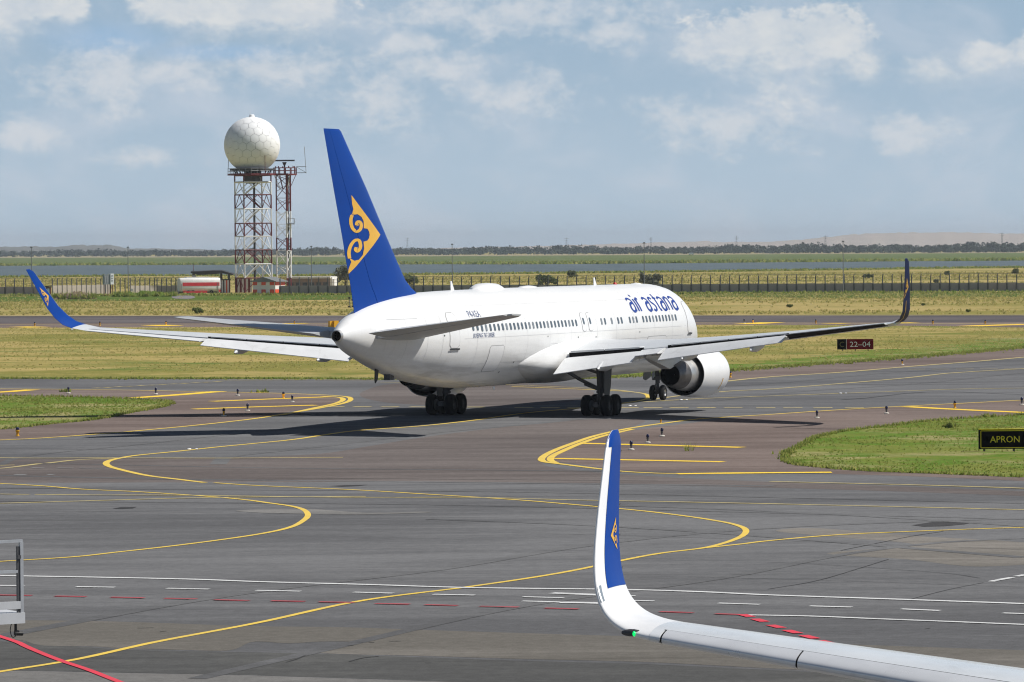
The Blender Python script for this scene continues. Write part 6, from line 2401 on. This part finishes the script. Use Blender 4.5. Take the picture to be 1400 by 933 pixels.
dense_tip = []
for i in range(len(F_TIP) - 1):
    for t in (0, .25, .5, .75):
        P_ = [F_TIP[max(0, i - 1)], F_TIP[i], F_TIP[i + 1], F_TIP[min(len(F_TIP) - 1, i + 2)]]

        def cr(a, b, c, d):
            return .5 * (2 * b + (c - a) * t + (2 * a - 5 * b + 4 * c - d) * t * t + (3 * b - a - 3 * c + d) * t**3)
        dense_tip.append((tuple(cr(*(q[0][k_] for q in P_)) for k_ in range(3)), cr(*(q[1] for q in P_)), cr(*(q[2] for q in P_))))
dense_tip.append(F_TIP[-1])
wl2 = MB().loft(mirror(tip_rings(dense_tip, full20), 1)).build('winglet', M['white'], parked, 40)


def shell(secs, x0, x1, side, off, name, mat, parent, nn=10, tk=.11):
    """A painted skin lying just proud of one side of the winglet between two chord fractions."""
    rows = []
    for le, ch, cant in secs:
        le_, te_ = Vector(le), Vector((le[0] + ch, le[1], le[2] + .06 * max(0.0, 1 - (le[2] - FZ) / .6)))
        d = (te_ - le_).normalized()
        ct = math.radians(cant)
        up = Vector((0, -math.sin(ct), math.cos(ct)))
        up = (up - d * up.dot(d)).normalized()
        row = []
        for i in range(nn + 1):
            x = x0 + (x1 - x0) * i / nn
            h_ = 5 * (.2969 * math.sqrt(x) - .126 * x - .3516 * x * x + .2843 * x**3 - .1015 * x**4)
            h_ = h_ * side + .018 * 4 * x * (1 - x) / .12 * .5
            q = le_ + d * (x * ch) + up * (h_ * tk * ch + side * off)
            row.append(B(q.x, q.y, q.z))
        rows.append(row)
    mb = MB()
    n_ = nn + 1
    mb.add([p for r in rows for p in r], [(j * n_ + i, j * n_ + i + 1, (j + 1) * n_ + i + 1, (j + 1) * n_ + i) for j in range(len(rows) - 1) for i in range(nn)])
    return mb.build(name, mat, parent, 50)


hi = [s_ for s_ in dense_tip if s_[0][2] > FZ + .50]
pan = shell(hi, .20, .985, 1, .005, 'winglet_panel', M['blue'], wl2)
shell(hi, .20, .985, -1, .005, 'winglet_panel', M['blue'], wl2)
top_ = [s_ for s_ in dense_tip if s_[0][2] > FZ + 2.36]
shell(top_, .0, .985, 1, .007, 'winglet_cap', M['blue'], wl2)
shell(top_, .0, .985, -1, .007, 'winglet_cap', M['blue'], wl2)
# static dischargers on the trailing edge
for z_ in (.75, 1.15, 1.6, 2.0, 2.3):
    i = min(range(len(dense_tip)), key=lambda k_: abs(dense_tip[k_][0][2] - FZ - z_))
    le, ch, ct = dense_tip[i]
    q = B(le[0] + ch - .01, le[1], le[2] - .02)
    MB().cyl(q, q + Vector((.01, -.13, .015)), .006, .003, 5).build('static_wick', M['black'], wl2)


def emb2(x, y):
    # emblem units: 0..110 forward, 0..318 downward
    p0, p1, p2 = Vector((1.88, FZ + 1.46)), Vector((1.46, FZ + 1.23)), Vector((1.80, FZ + 1.02))
    q = p0.lerp(p2, y / 318) + (p1 - p0.lerp(p2, 158 / 318)) * (x / 110)
    return B(q.x, 1.0, q.y)


emblem('emblem', wl2, pan, emb2, (1, 0, 0), .006)

# main wing to the root
st = [0.0, -1.0, -2.5, -5.0, -8.0, -12.0, -17.0, -22.0]
rings = []
for y in st:
    le, te, tk = f_line(y)
    rings.append(section(le, te, tk, math.radians(5.2), full20))
MB().loft(mirror(rings, 1), True, False).build('wing', M['near_wing'], parked, 40)


def wing_shell(y0, y1, x0, x1, off, name, mat, parent, n=8, nn=10, both=False):
    """Skin proud of the upper surface (and round the nose when both)."""
    rows = []
    for j in range(n + 1):
        y = y0 + (y1 - y0) * j / n
        le, te, tk = f_line(y)
        le_, te_ = Vector(le), Vector(te)
        ch = (te_ - le_).length
        d = (te_ - le_).normalized()
        ct = math.radians(5.2)
        up = Vector((0, -math.sin(ct), math.cos(ct)))
        up = (up - d * up.dot(d)).normalized()

        def pt(x, side):
            h_ = 5 * (.2969 * math.sqrt(x) - .126 * x - .3516 * x * x + .2843 * x**3 - .1015 * x**4)
            q = le_ + d * (x * ch - off) + up * ((h_ * side + .018 * 4 * x * (1 - x) / .12 * .5) * tk * ch + side * off * .8)
            return B(q.x, q.y, q.z)
        if both:
            row = [pt(x1 * (1 - i / nn) ** 2, 1) for i in range(nn + 1)] + [pt(x1 * .55 * (i / nn) ** 2, -1) for i in range(1, nn + 1)]
        else:
            row = [pt(x0 + (x1 - x0) * i / nn, 1) for i in range(nn + 1)]
        rows.append(row)
    mb = MB()
    n_ = len(rows[0])
    mb.add([p for r in rows for p in r], [(j * n_ + i, j * n_ + i + 1, (j + 1) * n_ + i + 1, (j + 1) * n_ + i) for j in range(len(rows) - 1) for i in range(n_ - 1)])
    return mb.build(name, mat, parent, 50)


for y0, y1 in ((-.20, -2.20), (-2.225, -6.4), (-6.43, -11.0), (-11.03, -16)):
    wing_shell(y0, y1, 0, .15, .012, 'slat', M['slat'], parked, 10, 12, True)
wing_shell(-.15, -18, .15, .162, .006, 'slat_gap', M['gap_shade'], parked, 20, 1)
wing_shell(-.175, -.20, 0, .15, .006, 'slat_gap', M['gap_shade'], parked, 2, 12, True)
wing_shell(-2.2, -2.225, 0, .15, .006, 'slat_gap', M['gap_shade'], parked, 2, 12, True)
wing_shell(-.005, -.16, 0, .15, .008, 'tip_fairing', M['near_wing'], parked, 4, 12, True)
for x0, x1, nm in ((.62, .626, 'panel_line'), (.995, .997, 'panel_line')):
    wing_shell(-.1, -12, x0, x1, .003, nm, M['panel_line'], parked, 14, 1)


def lens(le, size, mat, name, parent, push=(0, 0, 0)):
    mb = MB()
    n_ = 12
    rings_ = []
    c = B(*le) + Vector(push)
    for j in range(1, 7):
        t = -PI / 2 + PI * j / 7
        rings_.append([c + Vector((size[0] * math.sin(t), size[1] * math.cos(t) * math.cos(a), size[2] * math.cos(t) * math.sin(a))) for a in np.linspace(0, 2 * PI, n_, endpoint=False)])
    mb.loft(rings_)
    return mb.build(name, mat, parent, 60)


lens((.175, .28, FZ + .045), (.15, .05, .05), M['sill'], 'light_recess', parked)
lens((.135, .235, FZ + .035), (.022, .04, .036), M['lens_green'], 'navigation_light', parked)
low_ = [s_ for s_ in dense_tip if FZ + .36 < s_[0][2] < FZ + .62]
shell(low_, .004, .060, 1, .005, 'strobe_window', M['strobe'], wl2, 6)

# body and gear of the parked aircraft, outside the picture, so that the wing has something to stand on
OFF = B(-5.7, -24.3, 0)
for ch in list(airliner.children):
    base = ch.name.split('.')[0]
    if base in ('fuselage', 'main_gear', 'nose_gear', 'wing_fairing', 'fin', 'rudder'):
        c = copy_tree(ch, parked)
        c.location = c.location + OFF

# ------------------------------------------------------------------ haze
hm = bpy.data.materials.new('haze')
hm.use_nodes = True
hn = hm.node_tree
hn.nodes.clear()
ho = hn.nodes.new('ShaderNodeOutputMaterial')
hv = hn.nodes.new('ShaderNodeVolumePrincipled')
hv.inputs['Color'].default_value = (0.84, 0.91, 1.0, 1)
hv.inputs['Density'].default_value = 6.2e-5
hv.inputs['Density Attribute'].default_value = ''
hv.inputs['Anisotropy'].default_value = 0.25
hn.links.new(hv.outputs[0], ho.inputs['Volume'])
hm.cycles.homogeneous_volume = True
haze = MB().box((0, 7800, 29.2), (18400, 16600, 61.5)).build('haze', hm)
haze['kind'] = 'stuff'
